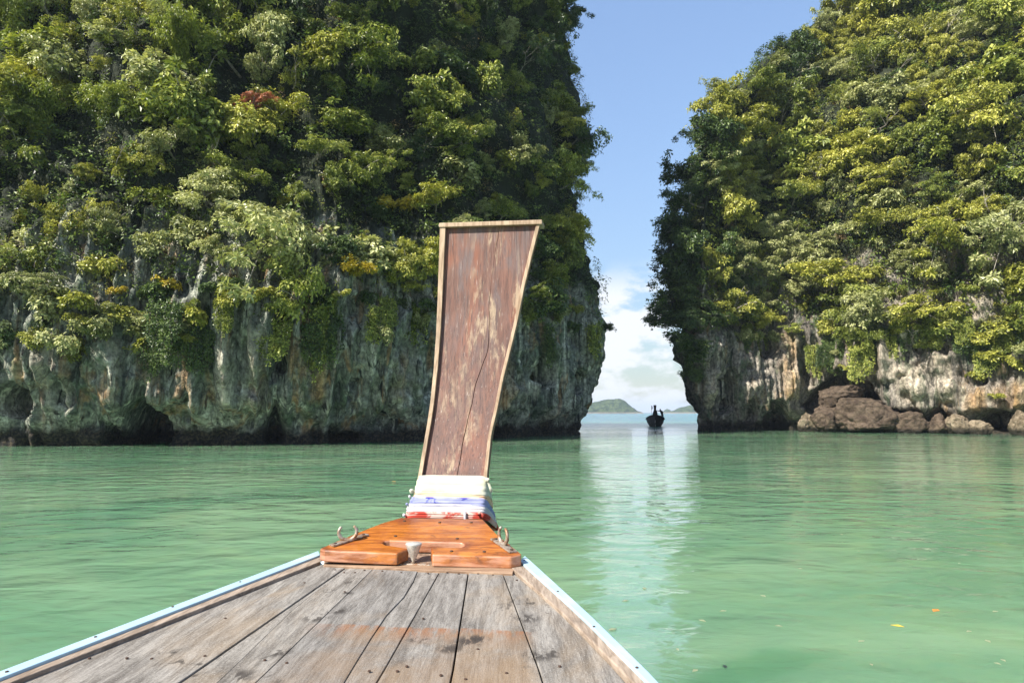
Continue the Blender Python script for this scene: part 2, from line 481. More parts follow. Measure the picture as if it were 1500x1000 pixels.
class Cliff:
    def __init__(self, plan, per, spine, rock_prof, shrink, ztop, seed, caves, columns, flute):
        B = catmull(plan, per)
        T = np.roll(B, -1, 0) - np.roll(B, 1, 0)
        T /= np.linalg.norm(T, axis=1)[:, None]
        area = np.sum(B[:, 0] * np.roll(B[:, 1], -1) - np.roll(B[:, 0], -1) * B[:, 1])
        N = np.stack([T[:, 1], -T[:, 0]], 1) * (1 if area > 0 else -1)
        for _ in range(12):                                    # even out the normals at corners
            N = N + np.roll(N, 1, 0) + np.roll(N, -1, 0)
            N /= np.linalg.norm(N, axis=1)[:, None]
        self.B, self.N = B, N
        a, b = np.array(spine[0], float), np.array(spine[1], float)
        t = np.clip(((B - a) @ (b - a)) / ((b - a) @ (b - a)), 0, 1)
        C = a + t[:, None] * (b - a)
        zr = np.concatenate([np.arange(-1.6, 14, 0.13), np.arange(14, 30, 0.4), np.arange(30, ztop, 0.8), [ztop]])
        self.zr = zr
        U, Z = np.meshgrid(np.arange(len(B)), zr)               # rows = z
        bx, by = B[U, 0], B[U, 1]
        off = np.interp(zr, rock_prof[0], rock_prof[1])[:, None] + np.zeros_like(Z)
        s = seed
        big = fbm(bx / 7 + s, by / 7, Z / 9, 3)
        off += big * np.interp(Z, [0, 3, 12, 20], [0.8, 0.9, 1.1, 1.9])
        off += fbm(bx / 3 + s, by / 3, Z / 3.2 + 5, 3) * np.interp(Z, [0, 2, 14, 22], [0.4, 0.55, 0.6, 0.9])
        rock = sstep(20, 11, Z)
        fl = 1 - np.abs(perlin(bx * 0.85 + s, by * 0.85, Z * 0.10 + 2)) * 2.2       # ridged vertical draperies
        off += (fl - 0.5) * flute * 1.1 * rock * sstep(0.4, 2.5, Z)
        fl2 = 1 - np.abs(perlin(bx * 2.1 + s + 9, by * 2.1, Z * 0.22)) * 2.2
        off += (fl2 - 0.5) * flute * 0.5 * rock * sstep(0.3, 2.0, Z)
        off += fbm(bx * 1.4 + s, by * 1.4, Z * 1.0, 4, 0.6) * 0.24
        # pits and broken ledges
        led = fbm(bx / 1.6 + 30 + s, by / 1.6, Z / 3.0, 3)
        off -= sstep(0.30, 0.62, led) * 0.75 * rock
        # pixel to column / height on this wall
        vis = (B[:, 1] > 20)
        px = np.where(vis, 750 + 1000 * B[:, 0] / np.maximum(B[:, 1] * math.cos(PITCH), 1), -9999)
        facing = (N[:, 0] * B[:, 0] + N[:, 1] * B[:, 1]) < 0
        px = np.where(facing, px, -9999)
        L = np.concatenate([[0], np.cumsum(np.linalg.norm(np.diff(B, axis=0), axis=1))])
        self.L = L
        def locate(x, y):
            i = int(np.argmin(np.abs(px - x)))
            d = np.array([B[i, 0], B[i, 1]])
            t = B[i, 1] / ray(x, y)[1]
            return i, CAM_H + ray(x, y)[2] * t, t / 1000.0
        for (x, y, wpx, hpx, depth, top) in caves:
            i, z0, k = locate(x, y)
            w, h = wpx * k, hpx * k
            fz = (Z - z0) / h
            ww = w * np.clip(1 - top * fz, 0.25, 1.6)
            du = (L[U] - L[i])
            wob = perlin(bx * 0.9 + 4, by * 0.9, Z * 0.9) * 0.35
            q = (du / ww) ** 2 + fz ** 2 + wob
            off -= depth * sstep(1.15, 0.75, q)
        pale = np.zeros_like(Z)
        ochre = np.zeros_like(Z)
        for (x, y0, y1, wpx, out, kind) in columns:
            i, zt, k = locate(x, y0)
            _, zb, _ = locate(x, y1)
            w = wpx * k
            du = (L[U] - L[i]) + perlin(Z * 0.6 + x, Z * 0 + 3.3, Z * 0 + 1.1) * w * 0.6
            prof = np.exp(-(du / w) ** 2)
            win = sstep(zb - 0.3, zb + 0.5, Z) * sstep(zt + 0.6, zt - 0.6, Z)
            lump = 1 + 0.35 * perlin(Z * 1.1 + x, Z * 0, Z * 0 + 5)
            off += out * prof * win * lump
            streak = 0.55 + 0.7 * perlin(bx * 2.6, by * 2.6, Z * 0.2)
            (pale if kind == 'pale' else ochre)[...] += np.clip(prof * win * streak, 0, 1) * 0.95
        X = bx + N[U, 0] * off
        Y = by + N[U, 1] * off
        sh = np.interp(Z, shrink[0], shrink[1])
        X = X + (C[U, 0] - X) * sh
        Y = Y + (C[U, 1] - Y) * sh
        self.P = np.stack([X, Y, Z], -1)
        self.pale, self.ochre = np.clip(pale, 0, 1), np.clip(ochre, 0, 1)
        self.nu, self.nz = len(B), len(zr)
        idx = np.arange(self.nu * self.nz).reshape(self.nz, self.nu)
        nxt = np.roll(idx, -1, 1)
        f = np.stack([idx[:-1], nxt[:-1], nxt[1:], idx[1:]], -1).reshape(-1, 4)
        if area < 0:
            f = f[:, ::-1]
        self.F = f
    def build(self, name, mat, label):
        V = self.P.reshape(-1, 3)
        me = mesh_np(name, V, self.F, mat, True, {'pale': self.pale.ravel(), 'ochre': self.ochre.ravel()})
        o = link(name, me)
        o['kind'] = 'structure'
        o['label'] = label
        self.bvh = BVHTree.FromPolygons([tuple(v) for v in V.tolist()], self.F.tolist())
        return o
    def hit(self, px, py):
        d = Vector(ray(px, py)).normalized()
        loc, nor, fi, dist = self.bvh.ray_cast(Vector(CAM), d)
        if loc is None:
            return None
        u = fi % self.nu
        return np.array(loc), self.N[u], dist

def pd(px, d):
    return ((px - 750) / 1000 * d * 0.995, d)
planL = [(-78, 56), (-62, 90), (-20, 96), (2.5, 88), (5.6, 70), pd(862, 58), pd(835, 54), pd(790, 50), pd(722, 46), pd(640, 42.8), pd(560, 40.6),
         pd(480, 38.8), pd(400, 37.6), pd(320, 36.9), pd(240, 36.5), pd(160, 36.1), pd(80, 35.9), pd(0, 35.9), (-31, 36.5), (-42, 38), (-60, 42)]
perL = [1.5, 1.5, 1.5, 1.0, 0.3] + [0.12] * 13 + [0.3, 1.0, 1.5]
cavesL = [  # px, py, half width, half height, depth, taper to the top
    (203, 625, 31, 46, 5.0, 0.45), (10, 585, 34, 26, 3.5, 0.1), (402, 625, 13, 36, 2.0, 0.6), (790, 545, 26, 26, 3.0, 0.1), (846, 560, 18, 20, 2.0, 0.2),
    (150, 645, 14, 26, 2.0, 0.3), (405, 466, 8, 20, 1.2, -0.4), (290, 524, 10, 16, 0.9, 0.5), (745, 640, 22, 14, 1.6, 0.2), (410, 535, 8, 12, 1.0, 0.0), (520, 642, 22, 9, 1.2, 0.2)]
colsL = [(372, 492, 600, 12, 0.55, 'pale'), (262, 440, 520, 15, 0.5, 'ochre'), (222, 520, 590, 6, 0.3, 'pale'), (470, 500, 590, 9, 0.4, 'ochre'),
         (590, 520, 590, 9, 0.4, 'ochre'), (330, 500, 600, 9, 0.4, 'pale'), (172, 500, 600, 6, 0.3, 'pale'), (60, 520, 640, 10, 0.4, 'pale'),
         (740, 520, 600, 10, 0.4, 'ochre'), (815, 590, 625, 12, 0.4, 'pale'), (28, 340, 440, 10, 0.4, 'pale'), (95, 490, 600, 8, 0.4, 'pale'), (450, 480, 560, 6, 0.3, 'pale')]
cliffL = Cliff(planL, perL, ((-1, 68), (-52, 64)), ([-2, 0, 1.0, 2.2, 4, 6.5, 9, 12, 16, 60], [-1.3, -1.2, -1.1, -0.2, 0.25, 0.75, 0.5, -0.1, -0.6, -0.6]),
               ([0, 10, 20, 30, 42, 48, 54, 58, 60], [0, 0, 0.06, 0.14, 0.22, 0.28, 0.45, 0.75, 1.0]), 60, 1.3, cavesL, colsL, 0.75)
cliff_l = cliffL.build('cliff', ROCK_L, 'dark jungle covered limestone cliff with an arched sea cave at its foot')

planR = [(100, 52), (112, 90), (60, 122), (36, 104), (25.5, 84), (19.5, 72), pd(1026, 65), pd(1060, 66.5), pd(1110, 67.6), pd(1165, 67.6), pd(1220, 66.2), pd(1275, 64),
         pd(1333, 62), pd(1390, 60), pd(1450, 57.8), pd(1510, 55.6), pd(1600, 53), (62, 49.5), (78, 47)]
perR = [1.5, 1.5, 1.5, 1.2, 0.5, 0.2] + [0.13] * 10 + [0.3, 1.0, 1.5]
cavesR = [
    (1068, 572, 13, 34, 3.0, 0.25), (1238, 580, 46, 40, 3.6, 0.55), (1290, 612, 46, 16, 2.6, 0.3), (1140, 610, 18, 26, 3.0, 0.3), (1128, 505, 14, 20, 1.6, 0.2),
    (1372, 616, 14, 18, 2.0, 0.3), (1462, 616, 30, 16, 2.4, 0.2), (1100, 600, 12, 22, 1.4, 0.4), (1190, 545, 10, 22, 1.6, 0.2), (1200, 440, 14, 20, 1.2, 0.0), (1500, 500, 12, 20, 1.4, 0.0)]
colsR = [(1158, 488, 585, 11, 0.95, 'ochre'), (1166, 540, 612, 8, 0.7, 'pale'), (1186, 560, 605, 8, 0.5, 'pale'), (1335, 540, 602, 15, 1.0, 'pale'), (1350, 530, 585, 10, 0.7, 'pale'),
         (1388, 515, 590, 12, 0.9, 'pale'), (1405, 560, 632, 14, 0.9, 'pale'), (1440, 570, 604, 14, 0.8, 'ochre'), (1482, 560, 600, 18, 0.8, 'ochre'), (1096, 560, 625, 12, 0.7, 'pale'),
         (1040, 545, 600, 10, 0.6, 'pale'), (1262, 520, 572, 12, 0.5, 'pale'), (1300, 500, 560, 14, 0.5, 'pale'), (1330, 430, 500, 14, 0.6, 'pale'), (1440, 430, 480, 16, 0.6, 'pale'), (1215, 500, 545, 14, 0.4, 'pale')]
cliffR = Cliff(planR, perR, ((46, 82), (84, 84)), ([-2, 0, 1.0, 2.0, 4, 7, 10, 14, 60], [-1.2, -1.1, -1.0, -0.3, 0.2, 0.4, 0.3, 0.0, 0.0]),
               ([0, 12, 20, 27, 33, 40, 46, 52, 56, 58], [0, 0.0, 0.02, 0.06, 0.15, 0.36, 0.58, 0.80, 0.93, 1.0]), 58, 8.7, cavesR, colsR, 0.75)
cliff_r = cliffR.build('cliff', ROCK_R, 'sunlit jungle covered limestone cliff with brown boulders at its foot')

# ------------------------------------------------------------------ distant islands
def mat_island():
    m = NT('far_jungle')
    p = m.pos()
    c = m.mix(m.rng(m.noise(p, 0.12, 5, 0.65), 0.4, 0.62), (0.022, 0.042, 0.016), (0.085, 0.115, 0.04))
    z = m.sep(p)[2]
    c = m.mix(m.rng(z, 3.2, 1.6), c, (0.22, 0.19, 0.15))
    m.principled(c, 0.9, 0.1, m.bump(m.noise(p, 0.18, 5, 0.7), 6.0, 1.0))
    return m.m
ISLE = mat_island()
def island(px0, px1, dist, humps, label, depth):
    x0, x1 = (px0 - 750) / 1000 * dist, (px1 - 750) / 1000 * dist
    nx, ny = 150, 60
    gx, gy = np.meshgrid(np.linspace(0, 1, nx), np.linspace(-1, 1, ny))
    X = x0 + (x1 - x0) * gx
    Y = dist + depth * (gy + 1) * 0.5
    hx = np.interp(gx, [h[0] for h in humps], [h[1] for h in humps])
    Z = hx * np.sqrt(np.clip(1 - np.abs(gy) ** 2.2, 0, 1)) * np.clip(1.0 + 0.10 * fbm(X / 30, Y / 30, 0 * X + 1, 4), 0.3, 2)
    Z += fbm(X / 6, Y / 6, 0 * X, 3) * 1.3 * np.clip(hx / 8, 0, 1) - 0.8
    edge = np.minimum(np.minimum(gx, 1 - gx) * 30, 1)
    Z = Z * edge - (1 - edge) * 1.0
    idx = np.arange(nx * ny).reshape(ny, nx)
    f = np.stack([idx[:-1, :-1], idx[:-1, 1:], idx[1:, 1:], idx[1:, :-1]], -1).reshape(-1, 4)
    o = link('island', mesh_np('island', np.stack([X, Y, Z], -1).reshape(-1, 3), f, ISLE, True))
    o['kind'] = 'structure'
    o['label'] = label
    return o
island(815, 946, 1300, [(0, 4), (0.15, 14), (0.35, 20), (0.52, 24), (0.62, 28.5), (0.72, 30), (0.80, 26), (0.88, 14), (0.93, 6), (0.97, 4.5), (1, 2)], 'long wooded island on the horizon with a low rocky tail', 130)
island(971, 985, 2000, [(0, 3), (0.2, 9), (0.5, 13), (0.75, 10), (0.9, 4), (1, 2)], 'tiny domed islet on the horizon between two larger islands', 30)
island(988, 1075, 1500, [(0, 2), (0.06, 6), (0.12, 7), (0.2, 13), (0.3, 16), (0.5, 22), (0.8, 18), (1, 4)], 'wooded island on the horizon ending behind the sunlit cliff', 120)

# ------------------------------------------------------------------ plants: prototypes
def unit(v):
    return v / (np.linalg.norm(v, axis=-1, keepdims=True) + 1e-9)
def leaf_mesh(C, D, Nn, Ln, Wd, lv, droop=0.15):
    """diamond leaves: base C, long axis D, facing Nn"""
    D = unit(D)
    S = unit(np.cross(D, Nn))
    Nn = np.cross(S, D)
    Ln = Ln[:, None]
    Wd = Wd[:, None]
    a = C
    b = C + D * Ln * 0.45 + S * Wd * 0.5 + Nn * Ln * 0.06
    c = C + D * Ln - Nn * Ln * droop
    d = C + D * Ln * 0.45 - S * Wd * 0.5 + Nn * Ln * 0.06
    V = np.stack([a, b, c, d], 1).reshape(-1, 3)
    F = np.arange(len(C) * 4).reshape(-1, 4)
    return V, F, np.repeat(lv, 4)
def rosettes(P, O, k, rad, leaf, asp, rng, up=0.35, lvb=None):
    """k leaves round each twig end P facing O"""
    n = len(P)
    P2 = np.repeat(P, k, 0)
    O2 = unit(np.repeat(O, k, 0) + np.array([0, 0, up]))
    rv = rng.normal(size=(n * k, 3))
    tang = unit(rv - O2 * np.sum(rv * O2, 1, keepdims=True))
    D = unit(tang + O2 * rng.uniform(-0.25, 0.55, (n * k, 1)) + np.array([0, 0, -0.18]))
    C = P2 + tang * rng.uniform(0, rad, (n * k, 1)) + O2 * rng.normal(0, rad * 0.25, (n * k, 1))
    Nn = unit(O2 + rng.normal(0, 0.35, (n * k, 3)))
    Ln = leaf * rng.uniform(0.65, 1.3, n * k)
    base = np.repeat(rng.uniform(0.1, 0.9, n), k) if lvb is None else np.repeat(lvb, k)
    lv = np.clip(base + rng.normal(0, 0.16, n * k), 0, 1)
    return leaf_mesh(C, D, Nn, Ln, Ln * asp * rng.uniform(0.8, 1.2, n * k), lv)
def join(parts):
    V, F, A, o = [], [], [], 0
    for v, f, a in parts:
        V.append(v)
        F.append(f + o)
        A.append(a)
        o += len(v)
    return np.concatenate(V), np.concatenate(F), np.concatenate(A)

def trunk_mesh(name, paths, mat):
    bm = bmesh.new()
    for pts, r0, r1 in paths:
        n = len(pts)
        tube(bm, pts, [r0 + (r1 - r0) * i / (n - 1) for i in range(n)], 6)
    me = bpy.data.meshes.new(name)
    bm.to_mesh(me)
    bm.free()
    me.materials.append(mat)
    return me
def bezier(a, b, c, n=6):
    a, b, c = np.array(a, float), np.array(b, float), np.array(c, float)
    t = np.linspace(0, 1, n)[:, None]
    return (1 - t) ** 2 * a + 2 * t * (1 - t) * b + t * t * c

def proto_tree(seed, Rr=2.0, limbs=7, ros=34, k=9, leaf=0.2, asp=0.48, flat=0.75, reach=0.7, rise=0.3, bark=BARK_P, up=0.35, lobe_r=(0.14, 0.40), hang=0.0):
    """a tree rooted at the origin on a wall whose outward side is +x: limbs carrying ragged sprays of leaves"""
    rng = np.random.default_rng(seed)
    fork = np.array([reach, rng.normal(0, 0.15), rise])
    parts, paths = [], []
    paths.append((bezier((-0.7, 0, -0.4), (reach * 0.6, 0, -0.1), fork, 7), 0.085, 0.055))
    for i in range(limbs):
        d0 = unit(rng.normal(size=3) * np.array([0.7, 1.0, 0.8]) + np.array([0.25, 0, up]))
        ln = Rr * rng.uniform(0.45, 1.15)
        tip = fork + d0 * ln - np.array([0, 0, hang * ln * rng.uniform(0.2, 1.0)])
        pts = bezier(fork, fork + d0 * ln * 0.55 + np.array([0, 0, 0.25]), tip, 7)
        paths.append((pts, 0.04, 0.012))
        m = rng.integers(2, 5)
        for j in range(m):
            c = pts[int(round(6 * (0.35 + 0.65 * (j + rng.random()) / m)))] + rng.normal(0, 0.16 * Rr, 3) * np.array([0.7, 1, 0.7])
            r = Rr * lobe_r[0] + Rr * (lobe_r[1] - lobe_r[0]) * rng.random() ** 1.4
            sc = np.array([rng.uniform(0.75, 1.25), rng.uniform(0.75, 1.35), flat * rng.uniform(0.6, 1.25)])
            n = int(ros * (r / (0.4 * Rr)) ** 1.7) + 5
            d = unit(rng.normal(size=(n, 3)))
            d[:, 2] = np.where(d[:, 2] < -0.45, -d[:, 2] * 0.7, d[:, 2])
            hole = perlin(d[:, 0] * 1.9 + i * 3.1, d[:, 1] * 1.9 + j * 1.7, d[:, 2] * 1.9 + seed * 0.37)
            d = d[hole > -0.22]
            n = len(d)
            if n < 3:
                continue
            rad = np.where(rng.random((n, 1)) < 0.12, rng.uniform(1.1, 1.5, (n, 1)), rng.uniform(0.45, 1.08, (n, 1)))
            P = c + d * r * sc * rad
            lb = np.clip(0.42 + 0.26 * d[:, 2] + rng.normal(0, 0.17, n) + rng.normal(0, 0.10), 0, 1)  # upper leaves coloured lighter, as lit tops of the clumps
            parts.append(rosettes(P, unit(d * np.array([1, 1, 1.4]) + rng.normal(0, 0.3, (n, 3))), k, leaf * 0.8, leaf * rng.uniform(0.8, 1.2), asp, rng, 0.4, lb))
    V, F, A = join(parts)
    return V, F, A, paths, bark
def proto_shrub(seed, Rr=0.9, n=150, k=9, leaf=0.17, asp=0.5, bark=BARK_D, reach=0.4):
    rng = np.random.default_rng(seed)
    parts, paths = [], []
    for i in range(6):
        c = np.array([reach + rng.uniform(-0.1, 0.5), rng.uniform(-0.7, 0.7), rng.uniform(-0.15, 0.7)]) * Rr
        r = Rr * rng.uniform(0.35, 0.6)
        d = unit(rng.normal(size=(n // 6, 3)))
        d[:, 2] = np.where(d[:, 2] < -0.35, -d[:, 2], d[:, 2])
        P = c + d * r * np.array([1, 1, 0.75]) * rng.uniform(0.6, 1.08, (len(d), 1))
        parts.append(rosettes(P, d, k, leaf * 0.7, leaf, asp, rng, 0.4, np.clip(0.45 + 0.25 * d[:, 2] + rng.normal(0, .15, len(d)), 0, 1)))  # lit tops put into the leaf colour here too
        paths.append((bezier((-0.3, 0, -0.2), (0.2, 0, 0), c, 5), 0.03, 0.01))
    V, F, A = join(parts)
    return V, F, A, paths, bark
def proto_bamboo(seed, canes=26, H=3.2):
    rng = np.random.default_rng(seed)
    parts, paths = [], []
    for i in range(canes):
        az = rng.uniform(-1.5, 1.5)
        out = np.array([math.cos(az), math.sin(az), 0])
        h = H * rng.uniform(0.6, 1.1)
        end = out * h * rng.uniform(0.45, 0.85) + np.array([0, 0, h * rng.uniform(0.45, 0.75)])
        pts = bezier((-0.2, rng.uniform(-.3, .3), -0.2), out * 0.25 * h + np.array([0, 0, h * 0.95]), end, 9)
        paths.append((pts, 0.022, 0.006))
        t = rng.uniform(0.08, 1.0, 60)
        idx = t * 8
        i0 = np.clip(idx.astype(int), 0, 7)
        P = pts[i0] + (pts[i0 + 1] - pts[i0]) * (idx - i0)[:, None] + rng.normal(0, 0.10, (60, 3))
        O = unit(np.repeat(out[None], 60, 0) + rng.normal(0, 0.6, (60, 3)) + np.array([0, 0, 0.4]))
        D = unit(rng.normal(0, 0.6, (300, 3)) + np.repeat(O, 5, 0) * 0.3 + np.array([0, 0, -0.75]))
        C = np.repeat(P, 5, 0) + rng.normal(0, 0.07, (300, 3))
        Ln = 0.24 * rng.uniform(0.6, 1.3, 300)
        parts.append(leaf_mesh(C, D, unit(np.repeat(O, 5, 0) + rng.normal(0, .4, (300, 3))), Ln, Ln * 0.2, np.clip(rng.normal(0.5, 0.22, 300), 0, 1)))
    V, F, A = join(parts)
    return V, F, A, paths, BARK_D
def proto_vine(seed, n=16, length=2.6):
    rng = np.random.default_rng(seed)
    parts, paths = [], []
    for i in range(n):
        y = rng.uniform(-0.8, 0.8)
        ln = length * rng.uniform(0.35, 1.0)
        x = rng.uniform(0.15, 0.55)
        pts = np.array([[-0.15, y * 0.6, 0.25], [x * 0.7, y, 0.2], [x, y, -0.15], [x + rng.normal(0, .08), y + rng.normal(0, .08), -ln * 0.5], [x + rng.normal(0, .1), y + rng.normal(0, .12), -ln]])
        paths.append((pts, 0.013, 0.006))
        m = int(20 * ln)
        zz = rng.uniform(-ln, 0.25, m)
        P = np.stack([np.full(m, x), np.full(m, y), zz], 1) + rng.normal(0, 0.09, (m, 3))
        O = unit(np.array([1, 0, 0.1]) + rng.normal(0, 0.55, (m, 3)))
        parts.append(rosettes(P, O, 5, 0.1, 0.15, 0.55, rng, 0.1))
    V, F, A = join(parts)
    return V, F, A, paths, BARK_D
def proto_branch(seed, Ln=3.2):
    """sparse tree leaning far out over the water: bare limbs, open sprays"""
    rng = np.random.default_rng(seed)
    parts, paths = [], []
    for i in range(6):
        end = np.array([Ln * rng.uniform(0.55, 1.05), rng.uniform(-1.3, 1.3), rng.uniform(-0.5, 1.3)])
        mid = np.array([end[0] * 0.5, end[1] * 0.3, end[2] * 0.2 + rng.uniform(0.0, 0.5)])
        pts = bezier((-0.4, 0, 0), mid, end, 8)
        paths.append((pts, 0.05, 0.012))
        for j in range(9):
            t = rng.uniform(0.35, 1.0)
            b = pts[min(7, int(t * 7))]
            tip = b + rng.normal(0, 0.36, 3) * np.array([1, 1, 0.7])
            paths.append((np.stack([b, (b + tip) / 2 + rng.normal(0, .05, 3), tip]), 0.013, 0.006))
            P = tip + rng.normal(0, 0.17, (9, 3))
            O = unit(rng.normal(0, 0.5, (9, 3)) + np.array([0.2, 0, 0.8]))
            parts.append(rosettes(P, O, 8, 0.15, 0.2, 0.5, rng, 0.3))
    V, F, A = join(parts)
    return V, F, A, paths, BARK_D

PROTO = {}
def add_proto(kind, data):
    V, F, A, paths, bark = data
    me = mesh_np('crown', V, F, LEAF['mid'], False, {'lv': A})
    tr = trunk_mesh('trunk', paths, bark)
    PROTO.setdefault(kind, []).append((me, tr))
for s in range(7):
    add_proto('tree', proto_tree(100 + s, 2.0, 9, 44, 9, (0.19, 0.30, 0.22, 0.26, 0.18, 0.34, 0.23)[s]))
for s in range(5):
    add_proto('dome', proto_tree(200 + s, 1.8, 10, 62, 11, 0.145, 0.5, 0.75, 0.6, 0.2, BARK_P, 0.3, (0.14, 0.36)))
for s in range(5):
    add_proto('tier', proto_tree(300 + s, 2.2, 9, 46, 9, 0.22, 0.46, 0.34, 0.9, 0.5, BARK_P, 0.15, (0.14, 0.42), 0.15))
for s in range(3):
    add_proto('creeper', proto_tree(800 + s, 1.9, 10, 40, 9, 0.17, 0.55, 1.7, 0.35, 0.1, BARK_D, -0.3, (0.10, 0.28), 0.6))
for s in range(4):
    add_proto('shrub', proto_shrub(400 + s))
for s in range(2):
    add_proto('bamboo', proto_bamboo(500 + s))
for s in range(3):
    add_proto('vine', proto_vine(600 + s))
for s in range(4):
    add_proto('branch', proto_branch(700 + s))

def plant(kind, name, cat, leaf, loc, outward, scale, label, group, yaw=0.0, which=None, tilt=0.0):
    me, tr = PROTO[kind][which if which is not None else random.randrange(len(PROTO[kind]))]
    root = empty(name, Vector(loc))
    rl = 0.42 if kind in ('tree', 'dome', 'tier', 'shrub') else 0.14
    root.rotation_euler = (random.uniform(-rl, rl), tilt + random.uniform(-rl, rl) * 0.6, math.atan2(outward[1], outward[0]) + yaw)
    root.scale = (scale * random.uniform(0.85, 1.15), scale * random.uniform(0.75, 1.3), scale * random.uniform(0.75, 1.3))
    tag(root, label, cat, group)
    t = link('trunk', tr, root)
    c = link('crown', me, root)
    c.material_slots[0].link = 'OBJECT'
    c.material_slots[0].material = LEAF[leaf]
    return root

SIDE = {'L': 'on the dark cliff', 'R': 'on the sunlit cliff'}
def where(side, loc):
    """which stretch of which cliff, told by things one can find"""
    z = loc[2]
    up = 'low on' if z < 13 else ('midway up' if z < 22 else 'high on')
    x = loc[0]
    if side == 'L':
        st = 'over the deep hollow' if x < -22 else ('over the arched cave' if x < -17 else ('over the grey wall' if x < -5 else 'near the channel'))
    else:
        st = 'beside the channel' if x < 25 else ('above the ochre column' if x < 30 else ('above the brown boulders' if x < 36 else 'above the white stalactites'))
    return up + ' ' + SIDE[side][3:] + ' ' + st
KINDS = {
    ('tree', 'mid'): ('broadleaf_tree', 'tree', 'mid green broadleaf tree '),
    ('tree', 'dark'): ('broadleaf_tree', 'tree', 'dark green broadleaf tree '),
    ('tree', 'yellow'): ('broadleaf_tree', 'tree', 'yellow green broadleaf tree '),
    ('tree', 'pale'): ('broadleaf_tree', 'tree', 'pale olive broadleaf tree '),
    ('dome', 'mid'): ('dome_tree', 'tree', 'mid green fine leaved tree '),
    ('dome', 'dark'): ('dome_tree', 'tree', 'dark green fine leaved tree '),
    ('dome', 'yellow'): ('dome_tree', 'tree', 'yellow green fine leaved tree '),
    ('dome', 'pale'): ('dome_tree', 'tree', 'pale olive fine leaved tree '),
    ('tier', 'mid'): ('tiered_tree', 'tree', 'mid green tree with tiered branches '),
    ('tier', 'dark'): ('tiered_tree', 'tree', 'dark green tree with tiered branches '),
    ('tier', 'yellow'): ('tiered_tree', 'tree', 'yellow green tree with tiered branches '),
    ('tier', 'pale'): ('tiered_tree', 'tree', 'pale tree with tiered branches '),
    ('shrub', 'mid'): ('shrub', 'shrub', 'mid green shrub '),
    ('shrub', 'yellow'): ('shrub', 'shrub', 'yellow green shrub '),
    ('shrub', 'pale'): ('shrub', 'shrub', 'pale olive shrub '),
    ('shrub', 'gold'): ('shrub', 'shrub', 'golden leaved shrub '),
    ('shrub', 'dark'): ('shrub', 'shrub', 'dark green shrub '),
    ('bamboo', 'bamboo'): ('bamboo_clump', 'bamboo', 'feathery bamboo clump '),
    ('creeper', 'mid'): ('creeper', 'creeper', 'mid green drooping creeper '),
    ('creeper', 'dark'): ('creeper', 'creeper', 'dark green drooping creeper '),
    ('creeper', 'pale'): ('creeper', 'creeper', 'pale drooping creeper '),
    ('creeper', 'yellow'): ('creeper', 'creeper', 'yellow green drooping creeper '),
    ('vine', 'mid'): ('vine', 'vine', 'green leafy vine curtain '),
    ('vine', 'dark'): ('vine', 'vine', 'dark leafy vine curtain '),
    ('branch', 'dark'): ('leaning_tree', 'tree', 'sparse dark tree leaning out '),
    ('branch', 'mid'): ('leaning_tree', 'tree', 'sparse mid green tree leaning out '),
    ('branch', 'gold'): ('leaning_tree', 'tree', 'sparse golden leaved branches leaning out '),
}
placed = []
def put(side, kind, leaf, px, py, scale, yaw=0.0, sink=0.0, which=None, label=None, tilt=0.0, name=None):
    c = cliffL if side == 'L' else cliffR
    h = c.hit(px, py)
    if h is None:
        return None
    loc, nrm, dist = h
    n, cat, lab = KINDS[(kind, leaf)] if (kind, leaf) in KINDS else (name, 'tree', '')
    n = name or n
    w_ = where(side, loc)
    big_ = 1.1 if kind == 'shrub' else 0.72
    size_ = 'large ' if scale > big_ * 1.3 else ('small ' if scale < big_ * 0.78 else '')
    lab = size_ + lab
    lab = label or (lab + w_)
    grp = None if label else size_ + leaf + ' ' + n.replace('_', ' ') + 's ' + w_
    placed.append((loc, scale))
    if kind in ('tree', 'dome', 'tier') and sink == 0:
        sink = -0.35 * scale
    return plant(kind, n, cat, leaf, loc - np.array([nrm[0], nrm[1], 0]) * sink, nrm, scale, lab, grp, yaw, which, tilt)

# ---- plants that stand out in the photograph
put('L', 'dome', 'red', 372, 175, 0.62, sink=-1.3, label='small red leaved tree among the green on the dark cliff', name='red_leaved_tree')
put('L', 'bamboo', 'bamboo', 60, 205, 1.25)
put('L', 'bamboo', 'bamboo', 150, 190, 0.9)
put('L', 'bamboo', 'bamboo', 265, 100, 0.95)
put('L', 'bamboo', 'bamboo', 20, 60, 1.2)
put('L', 'bamboo', 'bamboo', 230, 185, 0.9)
put('L', 'dome', 'pale', 305, 300, 0.9)
put('L', 'dome', 'pale', 355, 330, 0.75)
put('L', 'dome', 'pale', 385, 110, 0.75)
put('L', 'shrub', 'pale', 665, 270, 1.6)
put('L', 'shrub', 'yellow', 730, 250, 1.3)
put('L', 'tier', 'yellow', 812, 190, 0.8)
put('L', 'tier', 'mid', 820, 275, 0.75)
put('L', 'shrub', 'gold', 575, 305, 1.2)
put('L', 'branch', 'gold', 515, 398, 0.5, label='golden leaved branches above the grey rock wall', name='golden_tree')
put('L', 'shrub', 'gold', 245, 418, 0.65)
put('L', 'shrub', 'gold', 176, 428, 0.55)
put('L', 'shrub', 'pale', 553, 500, 0.85, label='single pale shrub growing on the bare grey rock wall')
put('L', 'tree', 'pale', 560, 230, 0.75)
put('L', 'tree', 'mid', 500, 190, 0.8)
put('L', 'tree', 'yellow', 470, 90, 0.8)
put('L', 'tier', 'yellow', 590, 425, 0.45)
put('L', 'shrub', 'mid', 330, 425, 0.8)
